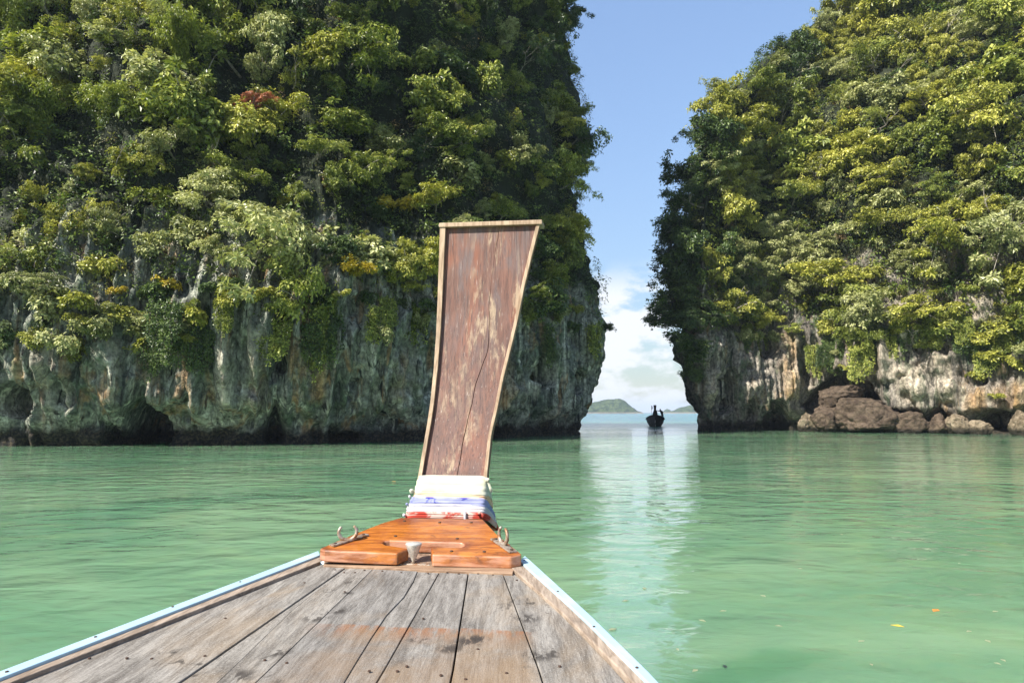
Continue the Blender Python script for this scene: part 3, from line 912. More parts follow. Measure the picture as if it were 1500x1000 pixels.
for (x, y, s) in [(60, 470, 1.2), (110, 440, 1.2), (30, 430, 1.1), (90, 510, 1.0), (160, 400, 1.3), (230, 370, 1.3), (280, 355, 1.1), (10, 500, 0.9), (120, 480, 0.8)]:
    put('L', 'shrub', 'pale' if random.random() < 0.6 else 'yellow', x, y, s)
# the channel edge of the dark cliff
for (x, y, s, w) in [(868, 165, 0.75, 0), (872, 240, 0.55, 1), (874, 300, 0.7, 2), (872, 110, 0.8, 3), (852, 30, 0.8, 0), (860, 65, 0.7, 1), (876, 350, 0.4, 0), (880, 430, 0.36, 2), (880, 480, 0.36, 3), (874, 200, 0.7, 2), (868, 270, 0.75, 1), (877, 385, 0.3, 1), (877, 320, 0.45, 3)]:
    put('L', 'branch', 'dark', x, y, s, yaw=random.uniform(-0.2, 0.35), which=w)
# the channel edge of the sunlit cliff, dark leaf colour standing in for its shadow
for (x, y, s, w) in [(1028, 552, 0.8, 0), (1024, 520, 1.1, 1), (1018, 480, 1.5, 2), (1016, 505, 1.2, 1), (1020, 440, 1.4, 0), (1018, 400, 1.3, 3), (1022, 350, 1.2, 1), (1030, 260, 1.5, 2), (1026, 300, 1.1, 0), (1046, 235, 1.2, 3), (1018, 460, 1.2, 3), (1020, 375, 1.3, 2), (1024, 325, 1.2, 0), (1020, 420, 1.1, 1), (1040, 200, 0.9, 1), (1060, 160, 0.9, 0)]:
    put('R', 'branch', 'dark', x, y, s, yaw=random.uniform(-0.75, -0.05), which=w)
for (x, y, s) in [(1022, 340, 1.3), (1020, 395, 1.3), (1024, 440, 1.1), (1030, 300, 1.3), (1040, 470, 0.8), (1022, 475, 0.9), (1060, 430, 0.9), (1050, 380, 0.9), (1028, 370, 1.2), (1034, 270, 1.2), (1050, 215, 1.1)]:
    put('R', 'tree', 'dark', x, y, s)
put('R', 'tree', 'dark', 1165, 95, 1.2)
put('R', 'dome', 'dark', 1150, 120, 1.2)
for (x, y, s) in [(1075, 385, 0.95), (1060, 410, 0.75), (1045, 255, 0.95), (1090, 300, 1.0)]:
    put('R', 'tier', 'pale', x, y, s)
for (x, y, s) in [(1130, 400, 1.15), (1120, 340, 1.1), (1170, 420, 1.1), (1110, 450, 0.9), (1170, 360, 1.0), (1345, 330, 0.9), (1340, 390, 1.0)]:
    put('R', 'dome', 'pale', x, y, s)
for (x, y, s) in [(1255, 440, 1.0), (1250, 480, 0.9), (1262, 505, 0.7)]:
    put('R', 'tree', 'mid', x, y, s)
for (x, y, s) in [(1380, 490, 1.3), (1450, 530, 1.4), (1430, 560, 1.1), (1470, 490, 1.3), (1490, 540, 1.2), (1440, 500, 1.2), (1400, 460, 1.2), (1360, 510, 0.9), (1240, 540, 0.6), (1480, 450, 1.2), (1320, 480, 0.8), (1420, 425, 1.1), (1460, 580, 0.7)]:
    put('R', 'shrub', random.choice(['yellow', 'yellow', 'mid']), x, y, s)

# ---- the jungle cover: every tree that shows, spaced by the size of its crown
def fill(side, tries, limit, gap, choose, yrange, xrange_, zmin):
    n = 0
    c = cliffL if side == 'L' else cliffR
    other = cliffR if side == 'L' else cliffL
    for _ in range(tries):
        if n >= limit:
            break
        px, py = random.uniform(*xrange_), random.uniform(*yrange)
        h = c.hit(px, py)
        if h is None:
            continue
        loc, nrm, dist = h
        if side == 'L' and px > 835 and py > 280:
            continue
        zz = zmin(px) + 1.8 * perlin(np.array([loc[0] * 0.3]), np.array([loc[1] * 0.3]), np.array([2.0]))[0] * 1.5
        if loc[2] < zz:
            continue
        g = gap * random.uniform(0.85, 1.25)
        if any((loc[0] - q[0]) ** 2 + (loc[1] - q[1]) ** 2 + (loc[2] - q[2]) ** 2 < (g * min(1, 0.55 + 0.5 * s)) ** 2 for q, s in placed):
            continue
        kind, leaf, sc = choose(px, py, loc)
        if kind == 'creeper' and loc[2] < zmin(px) + 3.2:
            kind = 'shrub'
        put(side, kind, leaf, px, py, sc, yaw=random.uniform(-0.5, 0.5))
        n += 1
    return n
def choose_l(px, py, loc):
    r = random.random()
    kind = 'tree' if r < 0.34 else ('dome' if r < 0.50 else ('tier' if r < 0.66 else ('creeper' if r < 0.86 else 'shrub')))
    q = random.random()
    if px < 430:
        leaf = 'yellow' if q < 0.35 else ('pale' if q < 0.62 else 'mid')
    else:
        leaf = 'mid' if q < 0.5 else ('dark' if q < 0.72 else ('yellow' if q < 0.88 else 'pale'))
    sc = 0.38 + 0.75 * random.random() ** 1.7
    if kind == 'shrub':
        sc *= 1.6
    return kind, leaf, sc
def choose_r(px, py, loc):
    r = random.random()
    kind = 'tree' if r < 0.34 else ('dome' if r < 0.54 else ('tier' if r < 0.78 else ('creeper' if r < 0.92 else 'shrub')))
    q = random.random()
    leaf = 'yellow' if q < 0.48 else ('pale' if q < 0.68 else ('mid' if q < 0.93 else 'dark'))
    sc = 0.5 + 0.9 * random.random() ** 1.5
    if kind == 'shrub':
        sc *= 1.5
    return kind, leaf, sc
zl = lambda px: np.interp(px, [0, 120, 250, 400, 560, 700, 880], [5.6, 6.0, 7.3, 8.0, 8.2, 8.8, 10.0])
zrr = lambda px: np.interp(px, [1020, 1100, 1150, 1260, 1330, 1420, 1500], [10.5, 10, 9.6, 9.0, 10.4, 9.6, 8.5])
n1 = fill('L', 16000, 250, 1.6, choose_l, (-60, 560), (-190, 880), zl)
n2 = fill('R', 16000, 235, 2.15, choose_r, (-60, 560), (1000, 1650), zrr)
# bare pale limbs poking out of the green
BARE = []
for s_ in range(4):
    rng_ = np.random.default_rng(900 + s_)
    pth = []
    tip = np.array([rng_.uniform(1.0, 1.8), rng_.uniform(-1.2, 1.2), rng_.uniform(0.6, 2.0)])
    main = bezier((-0.8, 0, -0.3), (0.9, 0, 0.0), tip, 8) + rng_.normal(0, 0.04, (8, 3))
    pth.append((main, 0.055, 0.015))
    for j_ in range(6):
        b_ = main[rng_.integers(3, 8)]
        e_ = b_ + rng_.normal(0, 0.5, 3) + np.array([0.2, 0, 0.25])
        pth.append((bezier(b_, (b_ + e_) / 2 + rng_.normal(0, 0.1, 3), e_, 5), 0.022, 0.006))
    BARE.append(trunk_mesh('bare_branch', pth, BARK_P))
for (sd, x, y, sc_) in [('L', 430, 130, 0.7), ('L', 745, 110, 0.7), ('L', 320, 250, 0.7), ('L', 180, 260, 0.7),
                        ('R', 1230, 60, 1.2), ('R', 1300, 130, 1.4), ('R', 1135, 185, 1.3), ('R', 1290, 200, 1.3), ('R', 1420, 190, 1.3), ('R', 1390, 60, 1.2), ('R', 1150, 480, 0.9), ('R', 1200, 270, 1.1), ('R', 1340, 500, 0.9), ('R', 1460, 320, 1.1)]:
    h = (cliffL if sd == 'L' else cliffR).hit(x, y)
    if h is None:
        continue
    o = link('bare_branch', BARE[random.randrange(4)], None, h[0] + np.array([h[1][0], h[1][1], 0]) * 1.1)
    o.rotation_euler = (random.uniform(-0.5, 0.5), random.uniform(-0.4, 0.4), math.atan2(h[1][1], h[1][0]) + random.uniform(-0.6, 0.6))
    o.scale = (sc_, sc_, sc_)
    w_ = where(sd, h[0])
    tag(o, 'bare pale tree limb ' + w_, 'branch', 'bare pale limbs ' + w_)
# shrubs and vines along the lip of the bare rock
def lip(side, n, xr, zf, leafs):
    c = cliffL if side == 'L' else cliffR
    for i in range(n):
        px = random.uniform(*xr)
        B = c.hit(px, 560)
        if B is None:
            continue
        z = zf(px) + random.uniform(-1.2, 1.2)
        d = B[0][1]
        py = project((B[0][0], d, z))[1]
        if random.random() < 0.45 and not (side == 'L' and px < 220):
            put(side, 'vine', random.choice(['mid', 'dark']), px, py, random.uniform(0.6, 1.1))
        else:
            put(side, 'shrub', random.choice(leafs), px, py, random.uniform(0.5, 1.1))
lip('L', 60, (-20, 870), lambda p: zl(p) - 0.6, ['mid', 'dark', 'yellow', 'pale'])
lip('R', 50, (1040, 1520), lambda p: zrr(p) - 0.6, ['mid', 'yellow', 'pale'])
print('jungle', n1, n2, len(placed))

# ---- undergrowth: ground cover too thick to count, one object per cliff
def undergrowth(c, n, zmin, label, leaf, seed, leafsize=0.2):
    rng = np.random.default_rng(seed)
    P = c.P
    nz, nu = P.shape[:2]
    A, Bq, Cq = P[:-1], np.roll(P, -1, 1)[:-1], P[1:]
    nrm = np.cross(Bq - A, Cq - A)
    ar = np.linalg.norm(nrm, axis=-1)
    nn = unit(nrm)
    out = np.sum(nn[..., :2] * c.N[None, :, :], -1)
    nn = np.where((out < 0)[..., None] & (A[..., 2] < 50)[..., None], -nn, nn)
    zc = A[..., 2]
    noise = fbm(A[..., 0] / 4, A[..., 1] / 4, A[..., 2] / 4 + 3, 3)
    zm = zmin(project_px(A))
    w = ar * sstep(-0.8, 1.6, zc - zm + noise * 3.0)
    facing = np.sum(nn * (CAM - A), -1) > -2
    w = w * np.where(facing, 1, 0.06)
    w = w * np.where(zc > 46, 0.25, 1)
    w = w.ravel() / w.sum()
    pick = rng.choice(len(w), n, p=w)
    a, b, cc = A.reshape(-1, 3)[pick], Bq.reshape(-1, 3)[pick], Cq.reshape(-1, 3)[pick]
    u, v = rng.random((n, 1)), rng.random((n, 1))
    pt = a + (b - a) * u + (cc - a) * v
    O = unit(nn.reshape(-1, 3)[pick] + np.array([0, 0, 0.5]))
    bil = 1 - np.abs(perlin(pt[:, 0] / 2.6 + seed, pt[:, 1] / 2.6, pt[:, 2] / 2.2)) * 2.0
    bil2 = np.abs(perlin(pt[:, 0] / 1.0, pt[:, 1] / 1.0 + seed, pt[:, 2] / 0.9)) * 1.6
    lump = np.clip(1.15 - bil, 0, 1) * 0.9 + bil2 * 0.5
    pt = pt + O * (0.05 + lump * (0.45 + 0.75 * rng.random(n)))[:, None]
    sp = 0.5 + 0.75 * fbm(pt[:, 0] / 2.4 + 40, pt[:, 1] / 2.4, pt[:, 2] / 2.0, 2) + rng.normal(0, 0.05, n)
    sp = np.clip(sp, 0, 1)
    base = np.clip(0.40 + 0.3 * fbm(pt[:, 0] / 1.2, pt[:, 1] / 1.2, pt[:, 2] / 1.2, 2) + rng.normal(0, 0.14, n), 0, 1)
    big = np.where(sstep(0.4, 0.6, sp) > 0.5, 0.75, 1.15)
    parts = []
    for q in (0, 1):
        mk = (big > 1) == bool(q)
        if mk.any():
            v_, f_, l_ = rosettes(pt[mk], O[mk], 9, 0.28, leafsize * (1.15 if q else 0.72), 0.48, rng, 0.3, base[mk])
            parts.append((v_, f_, np.stack([l_, np.repeat(sp[mk], 36)], 1)))
    V, F, LS = join(parts)
    o = link('undergrowth', mesh_np('undergrowth', V, F, leaf, False, {'lv': LS[:, 0], 'sp': LS[:, 1]}))
    o['kind'] = 'stuff'
    o['label'] = label
def project_px(A):
    q = A - CAM
    z = np.maximum(q @ FW, 5)
    return 750 + 1000 * q[..., 0] / z
undergrowth(cliffL, 30000, lambda p: zl(p) + 0.3, 'tangled green undergrowth covering the dark cliff', JUNGLE_L, 11)
undergrowth(cliffR, 36000, lambda p: zrr(p) + 0.6, 'tangled yellow green undergrowth covering the sunlit cliff', JUNGLE_R, 12, 0.24)

# ------------------------------------------------------------------ boulders at the foot of the sunlit cliff
def mat_boulder():
    m = NT('oyster_boulder')
    p = m.pos()
    c = m.mix(m.rng(m.noise(p, 1.6, 6, 0.7), 0.35, 0.65), (0.048, 0.034, 0.025), (0.135, 0.10, 0.072))
    v = m.noise(m.mapped(p, (1, 1, 2.2)), 5.0, 8, 0.8, 0.5)
    c = m.mix(m.rng(v, 0.52, 0.66), c, (0.03, 0.024, 0.018))
    z = m.sep(p)[2]
    c = m.mix(m.rng(z, 0.45, 0.15), c, (0.02, 0.018, 0.014))
    m.principled(c, 0.9, 0.2, m.bump(m.math('ADD', m.math('MULTIPLY', v, -0.05), m.math('MULTIPLY', m.noise(p, 3, 6, 0.7), 0.22)), 1.0, 1.0))
    return m.m
BOULDER = mat_boulder()
def mat_pale_boulder():
    m = NT('pale_boulder')
    p = m.pos()
    c = m.mix(m.rng(m.noise(p, 1.3, 6, 0.7), 0.38, 0.62), (0.10, 0.078, 0.05), (0.29, 0.235, 0.165))
    c = m.mix(m.rng(m.noise(m.mapped(p, (2, 2, .5)), 1.5, 5, 0.65), 0.55, 0.68), c, (0.04, 0.035, 0.03))
    z = m.sep(p)[2]
    c = m.mix(m.rng(z, 0.75, 0.25), c, (0.025, 0.022, 0.016))
    m.principled(c, 0.9, 0.2, m.bump(m.noise(p, 3, 7, 0.7), 0.3, 1.0))
    return m.m
PALEB = mat_pale_boulder()
def boulder(px, py_top, py_bot, wpx, dist, depth, label, mat, seed, slab=0.0):
    k = dist / 1000
    base = at_y(px, py_bot, dist)
    ztop = at_y(px, py_top, dist)[2]
    bm = bmesh.new()
    bmesh.ops.create_icosphere(bm, subdivisions=5, radius=1)
    zlo = max(base[2], -0.4) if base[2] > 0.6 else -0.5
    hh = (ztop - zlo) / 2
    V = np.array([v.co for v in bm.verts])
    n = 1 + 0.22 * fbm(V[:, 0] * 1.3 + seed, V[:, 1] * 1.3, V[:, 2] * 1.3, 4) + 0.05 * fbm(V[:, 0] * 6, V[:, 1] * 6 + seed, V[:, 2] * 6, 3)
    strat = 0.05 * np.sin(V[:, 2] * 9 + 3 * fbm(V[:, 0] + seed, V[:, 1], V[:, 2], 2))
    V = np.sign(V) * np.abs(V) ** 0.8 * (n + strat)[:, None]
    cr = np.random.default_rng(seed)
    for _ in range(16):
        cn = unit(cr.normal(size=3))
        over = np.maximum(0, V @ cn - cr.uniform(0.62, 0.92))
        V = V - over[:, None] * cn * 0.9
    V = V + 0.10 * fbm(V[:, 0] * 3.5 + seed, V[:, 1] * 3.5, V[:, 2] * 5.5, 4, 0.6)[:, None] * unit(V)
    V = V * np.array([wpx * k / 2, depth / 2, hh]) * 1.08
    V[:, 2] += V[:, 0] * slab
    for v, q in zip(bm.verts, V):
        v.co = q
    me = bpy.data.meshes.new('boulder')
    for f in bm.faces:
        f.smooth = True
    bm.to_mesh(me)
    bm.free()
    me.materials.append(mat)
    o = link('boulder', me, None, (base[0], dist, zlo + hh))
    return tag(o, label, 'boulder', 'boulders along the waterline')
boulder(1266, 582, 634, 88, 63.2, 4.0, 'large brown domed boulder in the mouth of the undercut', BOULDER, 1)
boulder(1228, 566, 606, 66, 65.0, 3.2, 'slanting brown rock slab leaning behind the large domed boulder', BOULDER, 5, 0.22)
boulder(1212, 596, 632, 36, 64.2, 2.4, 'dark brown boulder wedged under the slanting rock slab', BOULDER, 9)
boulder(1185, 606, 631, 30, 65.6, 2.2, 'small tan boulder at the foot of the ochre stalactite column', PALEB, 13)
boulder(1336, 606, 636, 50, 61.4, 2.6, 'flat topped dark boulder under the white stalactites', BOULDER, 17)
boulder(1376, 608, 637, 30, 60.4, 2.0, 'small dark boulder between flat topped boulder and pale pillar', BOULDER, 21)
boulder(1436, 616, 638, 24, 57.8, 2.0, 'small round pale boulder standing in the water', PALEB, 25)
boulder(1405, 606, 638, 30, 59.0, 2.4, 'tall pale pillar shaped boulder beside the round one', PALEB, 29)
boulder(1496, 604, 634, 26, 55.4, 2.4, 'ochre boulder at the mouth of the low dark cave', PALEB, 33)
boulder(1306, 604, 636, 34, 62.4, 2.0, 'brown boulder touching the large domed boulder', BOULDER, 37)

# ------------------------------------------------------------------ the longtail boat under the camera
DZ = 1.18                                                   # deck height over the water
TH = R(10)                                                  # heading, to the right of the lens axis
AX = Vector((math.sin(TH), math.cos(TH), 0))
RX = Vector((math.cos(TH), -math.sin(TH), 0))
BASE = RX * -0.872 + AX * 1.9
boat = empty('longtail_boat', BASE)
tag(boat, 'wooden longtail boat with grey plank deck, orange bow board and tall prow', 'boat')

def mat_deck():
    m = NT('weathered_deck')
    p = m.pos()
    rnd = m.n('ShaderNodeObjectInfo').outputs['Random']
    sh = m.n('ShaderNodeVectorMath', {0: p, 1: (0, 0, 0)}, operation='ADD')
    cmb = m.n('ShaderNodeCombineXYZ', {'X': m.math('MULTIPLY', rnd, 7.0), 'Y': m.math('MULTIPLY', rnd, 13.0), 'Z': 0.0}).outputs[0]
    m.t.links.new(cmb, sh.inputs[1])
    q = sh.outputs[0]
    g = m.noise(m.mapped(q, (30, 3.4, 8), rot=(0, 0, 0.10)), 1.0, 10, 0.78, 0.5)
    c = m.mix(m.rng(g, 0.33, 0.68), (0.100, 0.090, 0.080), (0.285, 0.268, 0.245))
    g2 = m.noise(m.mapped(q, (170, 9.0, 20), rot=(0, 0, 0.10)), 1.0, 6, 0.75, 0.4)
    c = m.mix(m.math('MULTIPLY', m.rng(g2, 0.50, 0.64), 0.55), c, (0.075, 0.066, 0.058))
    tone = m.noise(m.mapped(q, (3, 1.6, 1)), 1.0, 4, 0.6, 0.6)
    c = m.mix(m.math('MULTIPLY', m.rng(tone, 0.48, 0.70), 0.4), c, (0.26, 0.18, 0.10))
    spk = m.noise(p, 160, 4, 0.75)
    c = m.mix(m.math('MULTIPLY', m.rng(spk, 0.56, 0.68), 0.5), c, (0.07, 0.06, 0.052))
    c = m.mix(m.math('MULTIPLY', m.rng(spk, 0.46, 0.34), 0.4), c, (0.42, 0.40, 0.37))
    c = m.mix(0.5, c, m.mix(rnd, (0.72, 0.72, 0.74), (1.18, 1.14, 1.08)), 'MULTIPLY')
    # rust tide line across the deck and browner wood behind it
    a = at_z(560, 917, DZ)
    b = at_z(775, 925, DZ)
    d = unit(b - a)
    nn = np.array([-d[1], d[0], 0])
    dot = m.n('ShaderNodeVectorMath', {0: p, 1: tuple(nn)}, operation='DOT_PRODUCT').outputs['Value']
    t = m.math('SUBTRACT', dot, float(np.dot(nn, a)))
    t = m.math('ADD', t, m.math('MULTIPLY', m.math('SUBTRACT', m.noise(p, 9, 4, .6), 0.5), 0.03))
    band = m.math('MULTIPLY', m.math('MULTIPLY', m.rng(t, 0.012, -0.008), m.rng(t, -0.15, -0.01)), m.rng(m.noise(m.mapped(p, (30, 6, 1)), 1.0, 5, .7), .36, .6))
    x = m.sep(p)[0]
    inx = m.math('MULTIPLY', m.rng(x, float(a[0]) - 0.25, float(a[0]) - 0.05), m.rng(x, float(b[0]) + 0.03, float(b[0]) - 0.02))
    c = m.mix(m.math('MULTIPLY', m.math('MULTIPLY', band, inx), 0.75), c, (0.22, 0.09, 0.032))
    brown = m.math('MULTIPLY', m.rng(t, 0.0, -0.05), m.math('MULTIPLY', inx, m.rng(m.noise(p, 4, 5, .65), .35, .6)))
    c = m.mix(m.math('MULTIPLY', brown, 0.5), c, (0.20, 0.13, 0.075))
    # black scuffs
    sc = m.noise(m.mapped(p, (22, 11, 1), rot=(0, 0, 0.3)), 1.0, 5, 0.65, 0.6)
    where = m.rng(m.noise(m.mapped(p, (3.4, 2.8, 1), loc=(5.2, 1.1, 0)), 1.0, 3, 0.5), 0.52, 0.64)
    c = m.mix(m.math('MULTIPLY', m.math('MULTIPLY', m.rng(sc, 0.55, 0.64), where), 0.85), c, (0.045, 0.038, 0.032))
    blot = m.noise(m.mapped(p, (34, 13, 1), rot=(0, 0, 0.12)), 1.0, 5, 0.7, 0.5)
    for (sx, sy, rr) in ((482, 865, 0.035), (509, 869, 0.03), (494, 895, 0.05), (462, 905, 0.06), (613, 936, 0.04), (659, 950, 0.05), (687, 940, 0.065), (702, 935, 0.045), (772, 905, 0.06), (790, 960, 0.06), (408, 955, 0.05), (350, 990, 0.06)):
        w_ = at_z(sx, sy, DZ)
        ds = m.n('ShaderNodeVectorMath', {0: p, 1: tuple(w_)}, operation='DISTANCE').outputs['Value']
        f_ = m.math('MULTIPLY', m.rng(ds, rr, rr * 0.25), m.rng(blot, 0.44, 0.54))
        c = m.mix(m.math('MULTIPLY', f_, 0.85), c, (0.03, 0.025, 0.022))
    h = m.math('ADD', m.math('MULTIPLY', g, 0.004), m.math('MULTIPLY', g2, 0.0016))
    m.principled(c, 0.78, 0.3, m.bump(h, 1.0, 0.9))
    return m.m
def mat_wood(name, a, b, rough=0.6, scale=(40, 4, 40), rot=0.0, bumpd=0.002, spec=0.4):
    m = NT(name)
    p = m.pos()
    g = m.noise(m.mapped(p, scale, rot=(0, 0, rot)), 1.0, 7, 0.68, 0.8)
    g2 = m.noise(p, 5, 5, 0.65)
    c = m.mix(m.rng(g, 0.33, 0.66), a, b)
    c = m.mix(m.math('MULTIPLY', m.rng(g2, 0.5, 0.7), 0.45), c, tuple(x * 0.45 for x in a))
    m.principled(c, rough, spec, m.bump(g, bumpd, 1.0))
    return m.m
def mat_varnish():
    m = NT('orange_varnish')
    p = m.pos()
    g = m.noise(m.mapped(p, (4, 26, 20), rot=(0, 0, -TH)), 1.0, 7, 0.68, 1.6)
    c = m.mix(m.rng(g, 0.33, 0.68), (0.21, 0.055, 0.009), (0.43, 0.150, 0.023))
    red = m.noise(m.mapped(p, (3, 6, 3), loc=(1, 2, 0)), 1.0, 4, 0.6, 0.8)
    c = m.mix(m.math('MULTIPLY', m.rng(red, 0.42, 0.66), 0.8), c, (0.115, 0.026, 0.010))
    dk = m.noise(m.mapped(p, (9, 22, 9)), 1.0, 5, 0.7, 1.0)
    c = m.mix(m.math('MULTIPLY', m.rng(dk, 0.55, 0.70), 0.75), c, (0.055, 0.02, 0.009))
    # worn front lip, colour also paled for light it catches (faces that look aft)
    nrm = m.n('ShaderNodeNewGeometry').outputs['True Normal']
    ny = m.n('ShaderNodeVectorMath', {0: nrm, 1: (-AX.x, -AX.y, 0)}, operation='DOT_PRODUCT').outputs['Value']
    c = m.mix(m.math('MULTIPLY', m.rng(ny, 0.35, 0.75), m.rng(m.noise(m.mapped(p, (5, 5, 30)), 1.0, 5, .65), .40, .62, .10, .75)), c, (0.50, 0.27, 0.18))
    m.principled(c, m.rng(m.noise(p, 14, 3, .6), .3, .7, .28, .5), 0.5, m.bump(g, 0.0015, 1.0))
    return m.m
def mat_prow():
    m = NT('worn_prow_varnish')
    p = m.pos()
    g = m.noise(m.mapped(p, (42, 42, 2.2), rot=(0, -0.10, 0)), 1.0, 8, 0.7, 0.5)
    c = m.mix(m.rng(g, 0.3, 0.7), (0.078, 0.034, 0.024), (0.165, 0.076, 0.052))
    b = m.noise(m.mapped(p, (7, 7, 2.2), loc=(3, 0, 1)), 1.0, 5, 0.6, 0.6)
    c = m.mix(m.math('MULTIPLY', m.rng(b, 0.50, 0.68), 0.6), c, (0.22, 0.070, 0.032))          # fresh red-orange patches
    z = m.sep(p)[2]
    hi = m.rng(z, 1.9, 2.5)
    w = m.noise(m.mapped(p, (11, 11, 2.4), loc=(7, 2, 4)), 1.0, 6, 0.65, 0.5)
    c = m.mix(m.math('MULTIPLY', m.rng(w, 0.47, 0.62), m.math('ADD', 0.35, m.math('MULTIPLY', hi, 0.35))), c, (0.115, 0.090, 0.092))   # grey-mauve weathering
    t = m.noise(m.mapped(p, (17, 17, 2.6), rot=(0, -0.12, 0), loc=(0.4, 3.3, 2.2)), 1.0, 7, 0.74, 0.25)
    t2 = m.noise(m.mapped(p, (4, 4, 1.6), loc=(2.6, 1.3, 6.2)), 1.0, 3, 0.5, 0.4)
    tan = m.math('MULTIPLY', m.rng(t, 0.50, 0.62), m.rng(t2, 0.46, 0.62, 0.05, 1.0))
    c = m.mix(m.math('MULTIPLY', tan, 0.85), c, (0.33, 0.245, 0.16))                                # bare wood
    f = m.noise(m.mapped(p, (130, 130, 5), rot=(0, -0.10, 0)), 1.0, 4, 0.7)
    c = m.mix(m.math('MULTIPLY', m.rng(f, 0.53, 0.65), 0.7), c, (0.045, 0.027, 0.024))               # fine checks
    f2 = m.noise(m.mapped(p, (120, 120, 6), loc=(4, 4, 4)), 1.0, 3, 0.7)
    c = m.mix(m.math('MULTIPLY', m.rng(f2, 0.62, 0.72), 0.35), c, (0.55, 0.47, 0.42))
    h = m.math('ADD', m.math('MULTIPLY', g, 0.002), m.math('MULTIPLY', f, 0.0012))
    m.principled(c, m.rng(w, .4, .6, 0.42, 0.68), 0.45, m.bump(h, 1.0, 0.9))
    return m.m
def mat_plain(name, col, rough=0.6, spec=0.4, metal=0.0, var=0.15, scale=18.0):
    m = NT(name)
    p = m.pos()
    n = m.noise(p, scale, 5, 0.65)
    c = m.mix(m.rng(n, 0.3, 0.7), tuple(x * (1 - var) for x in col), tuple(min(1, x * (1 + var)) for x in col))
    m.principled(c, rough, spec, m.bump(n, 0.002, 0.6), Metallic=metal)
    return m.m
def mat_blue_rail():
    m = NT('pale_blue_paint')
    p = m.pos()
    c = m.mix(m.rng(m.noise(p, 6, 5, .65), .35, .7), (0.30, 0.44, 0.52), (0.38, 0.51, 0.58))
    chip = m.noise(p, 38, 5, 0.7)
    c = m.mix(m.rng(chip, 0.68, 0.74), c, (0.28, 0.21, 0.15))
    m.principled(c, 0.5, 0.4, m.bump(chip, 0.001, 0.8))
    return m.m
def mat_rust():
    m = NT('rusty_galvanised')
    p = m.pos()
    n = m.noise(p, 45, 5, 0.7)
    c = m.mix(m.rng(n, 0.42, 0.6), (0.38, 0.34, 0.29), (0.23, 0.12, 0.06))
    m.principled(c, 0.5, 0.5, m.bump(n, 0.002, 0.8), Metallic=0.55)
    return m.m
M_DECK = mat_deck()
M_RAIL = mat_wood('grey_rail_wood', (0.17, 0.125, 0.09), (0.34, 0.27, 0.21), 0.75, (60, 6, 40), 0.25)
M_BEAM = mat_wood('brown_beam_wood', (0.17, 0.10, 0.06), (0.34, 0.23, 0.15), 0.7, (6, 60, 40), -TH)
M_ORANGE = mat_varnish()
M_PROW = mat_prow()
M_BATTEN = mat_wood('tan_batten_wood', (0.22, 0.145, 0.085), (0.42, 0.31, 0.21), 0.6, (50, 50, 5))
M_BLUE = mat_blue_rail()
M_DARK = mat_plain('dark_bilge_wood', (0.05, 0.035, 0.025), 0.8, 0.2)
M_STEM = mat_wood('dark_stem_wood', (0.12, 0.075, 0.05), (0.26, 0.18, 0.13), 0.65, (40, 40, 5))
M_METAL = mat_rust()
M_CONE = mat_plain('dull_zinc', (0.55, 0.53, 0.48), 0.45, 0.5, 0.5, 0.25, 60)
M_NAIL = mat_plain('rusty_nail', (0.06, 0.035, 0.025), 0.7, 0.3)
M_HULL = mat_plain('hull_paint', (0.40, 0.54, 0.60), 0.5, 0.4)

def deck_line(pts, z):
    """pixels, bow to stern -> world polyline carried on aft beyond the picture"""
    W = [Vector(at_z(x, y, z)) for x, y in pts]
    d = (W[-1] - W[-2])
    d.z = 0
    d.normalize()
    aft = -AX
    p = W[-1]
    for k, w in ((0.35, 0.15), (0.4, 0.45), (0.5, 0.75), (0.8, 0.95), (1.2, 1.0)):
        v = (d * (1 - w) + aft * w).normalized()
        p = p + v * k
        W.append(p.copy())
    return W
def resample(W, n=14):
    W = [Vector(w) for w in W]
    L = [0]
    for a, b in zip(W, W[1:]):
        L.append(L[-1] + (b - a).length)
    out = []
    for i in range(n):
        s = L[-1] * i / (n - 1)
        j = 0
        while j < len(L) - 2 and L[j + 1] < s:
            j += 1
        t = (s - L[j]) / max(L[j + 1] - L[j], 1e-9)
        out.append(W[j].lerp(W[j + 1], t))
    return out

seams = [
    [(476, 824), (27, 999)],                                   # along the rail beside the clothless side
    [(484, 825.5), (140, 1000)],
    [(512, 827.5), (263, 1000)],
    [(517, 828.5), (440, 882), (318, 1000)],
    [(549.5, 830.5), (375, 1000)],
    [(613, 833), (599, 868), (574, 890), (553, 920), (524, 966), (505, 1000)],
    [(645.8, 834), (551.6, 1000)],
    [(686.7, 835), (660.7, 1000)],
    [(735, 836), (796.6, 1000)],
    [(749, 836.5), (815, 892), (920, 1000)],
]
lines = [deck_line(s, DZ) for s in seams]
def shifted(W, other, gap):
    """move a seam towards the plank it belongs to, leaving half the joint"""
    out = []
    for i, p in enumerate(W):
        t = (W[min(i + 1, len(W) - 1)] - W[max(i - 1, 0)])
        s = Vector((t.y, -t.x, 0)).normalized()
        if s.dot(other[min(i, len(other) - 1)] - p) < 0:
            s = -s
        out.append(p + s * gap)
    return out
planks = []
gaps = [0.004, 0.0012, 0.0022, 0.0014, 0.0016, 0.0010, 0.0024, 0.0026, 0.0024, 0.002]
heights = [0.0, 0.002, -0.001, 0.001, 0.0015, -0.0015, 0.0, 0.002, 0.0005]
for i in range(len(lines) - 1):
    a = resample(shifted(lines[i], lines[i + 1], gaps[i]), 22)
    b = resample(shifted(lines[i + 1], lines[i], gaps[i + 1]), 22)
    dz = Vector((0, 0, heights[i]))
    bm = bmesh.new()
    strip_solid(bm, [p + dz for p in a], [p + dz for p in b], 0.025)
    planks.append(world_part('plank', bm, M_DECK, boat, 0.0015))
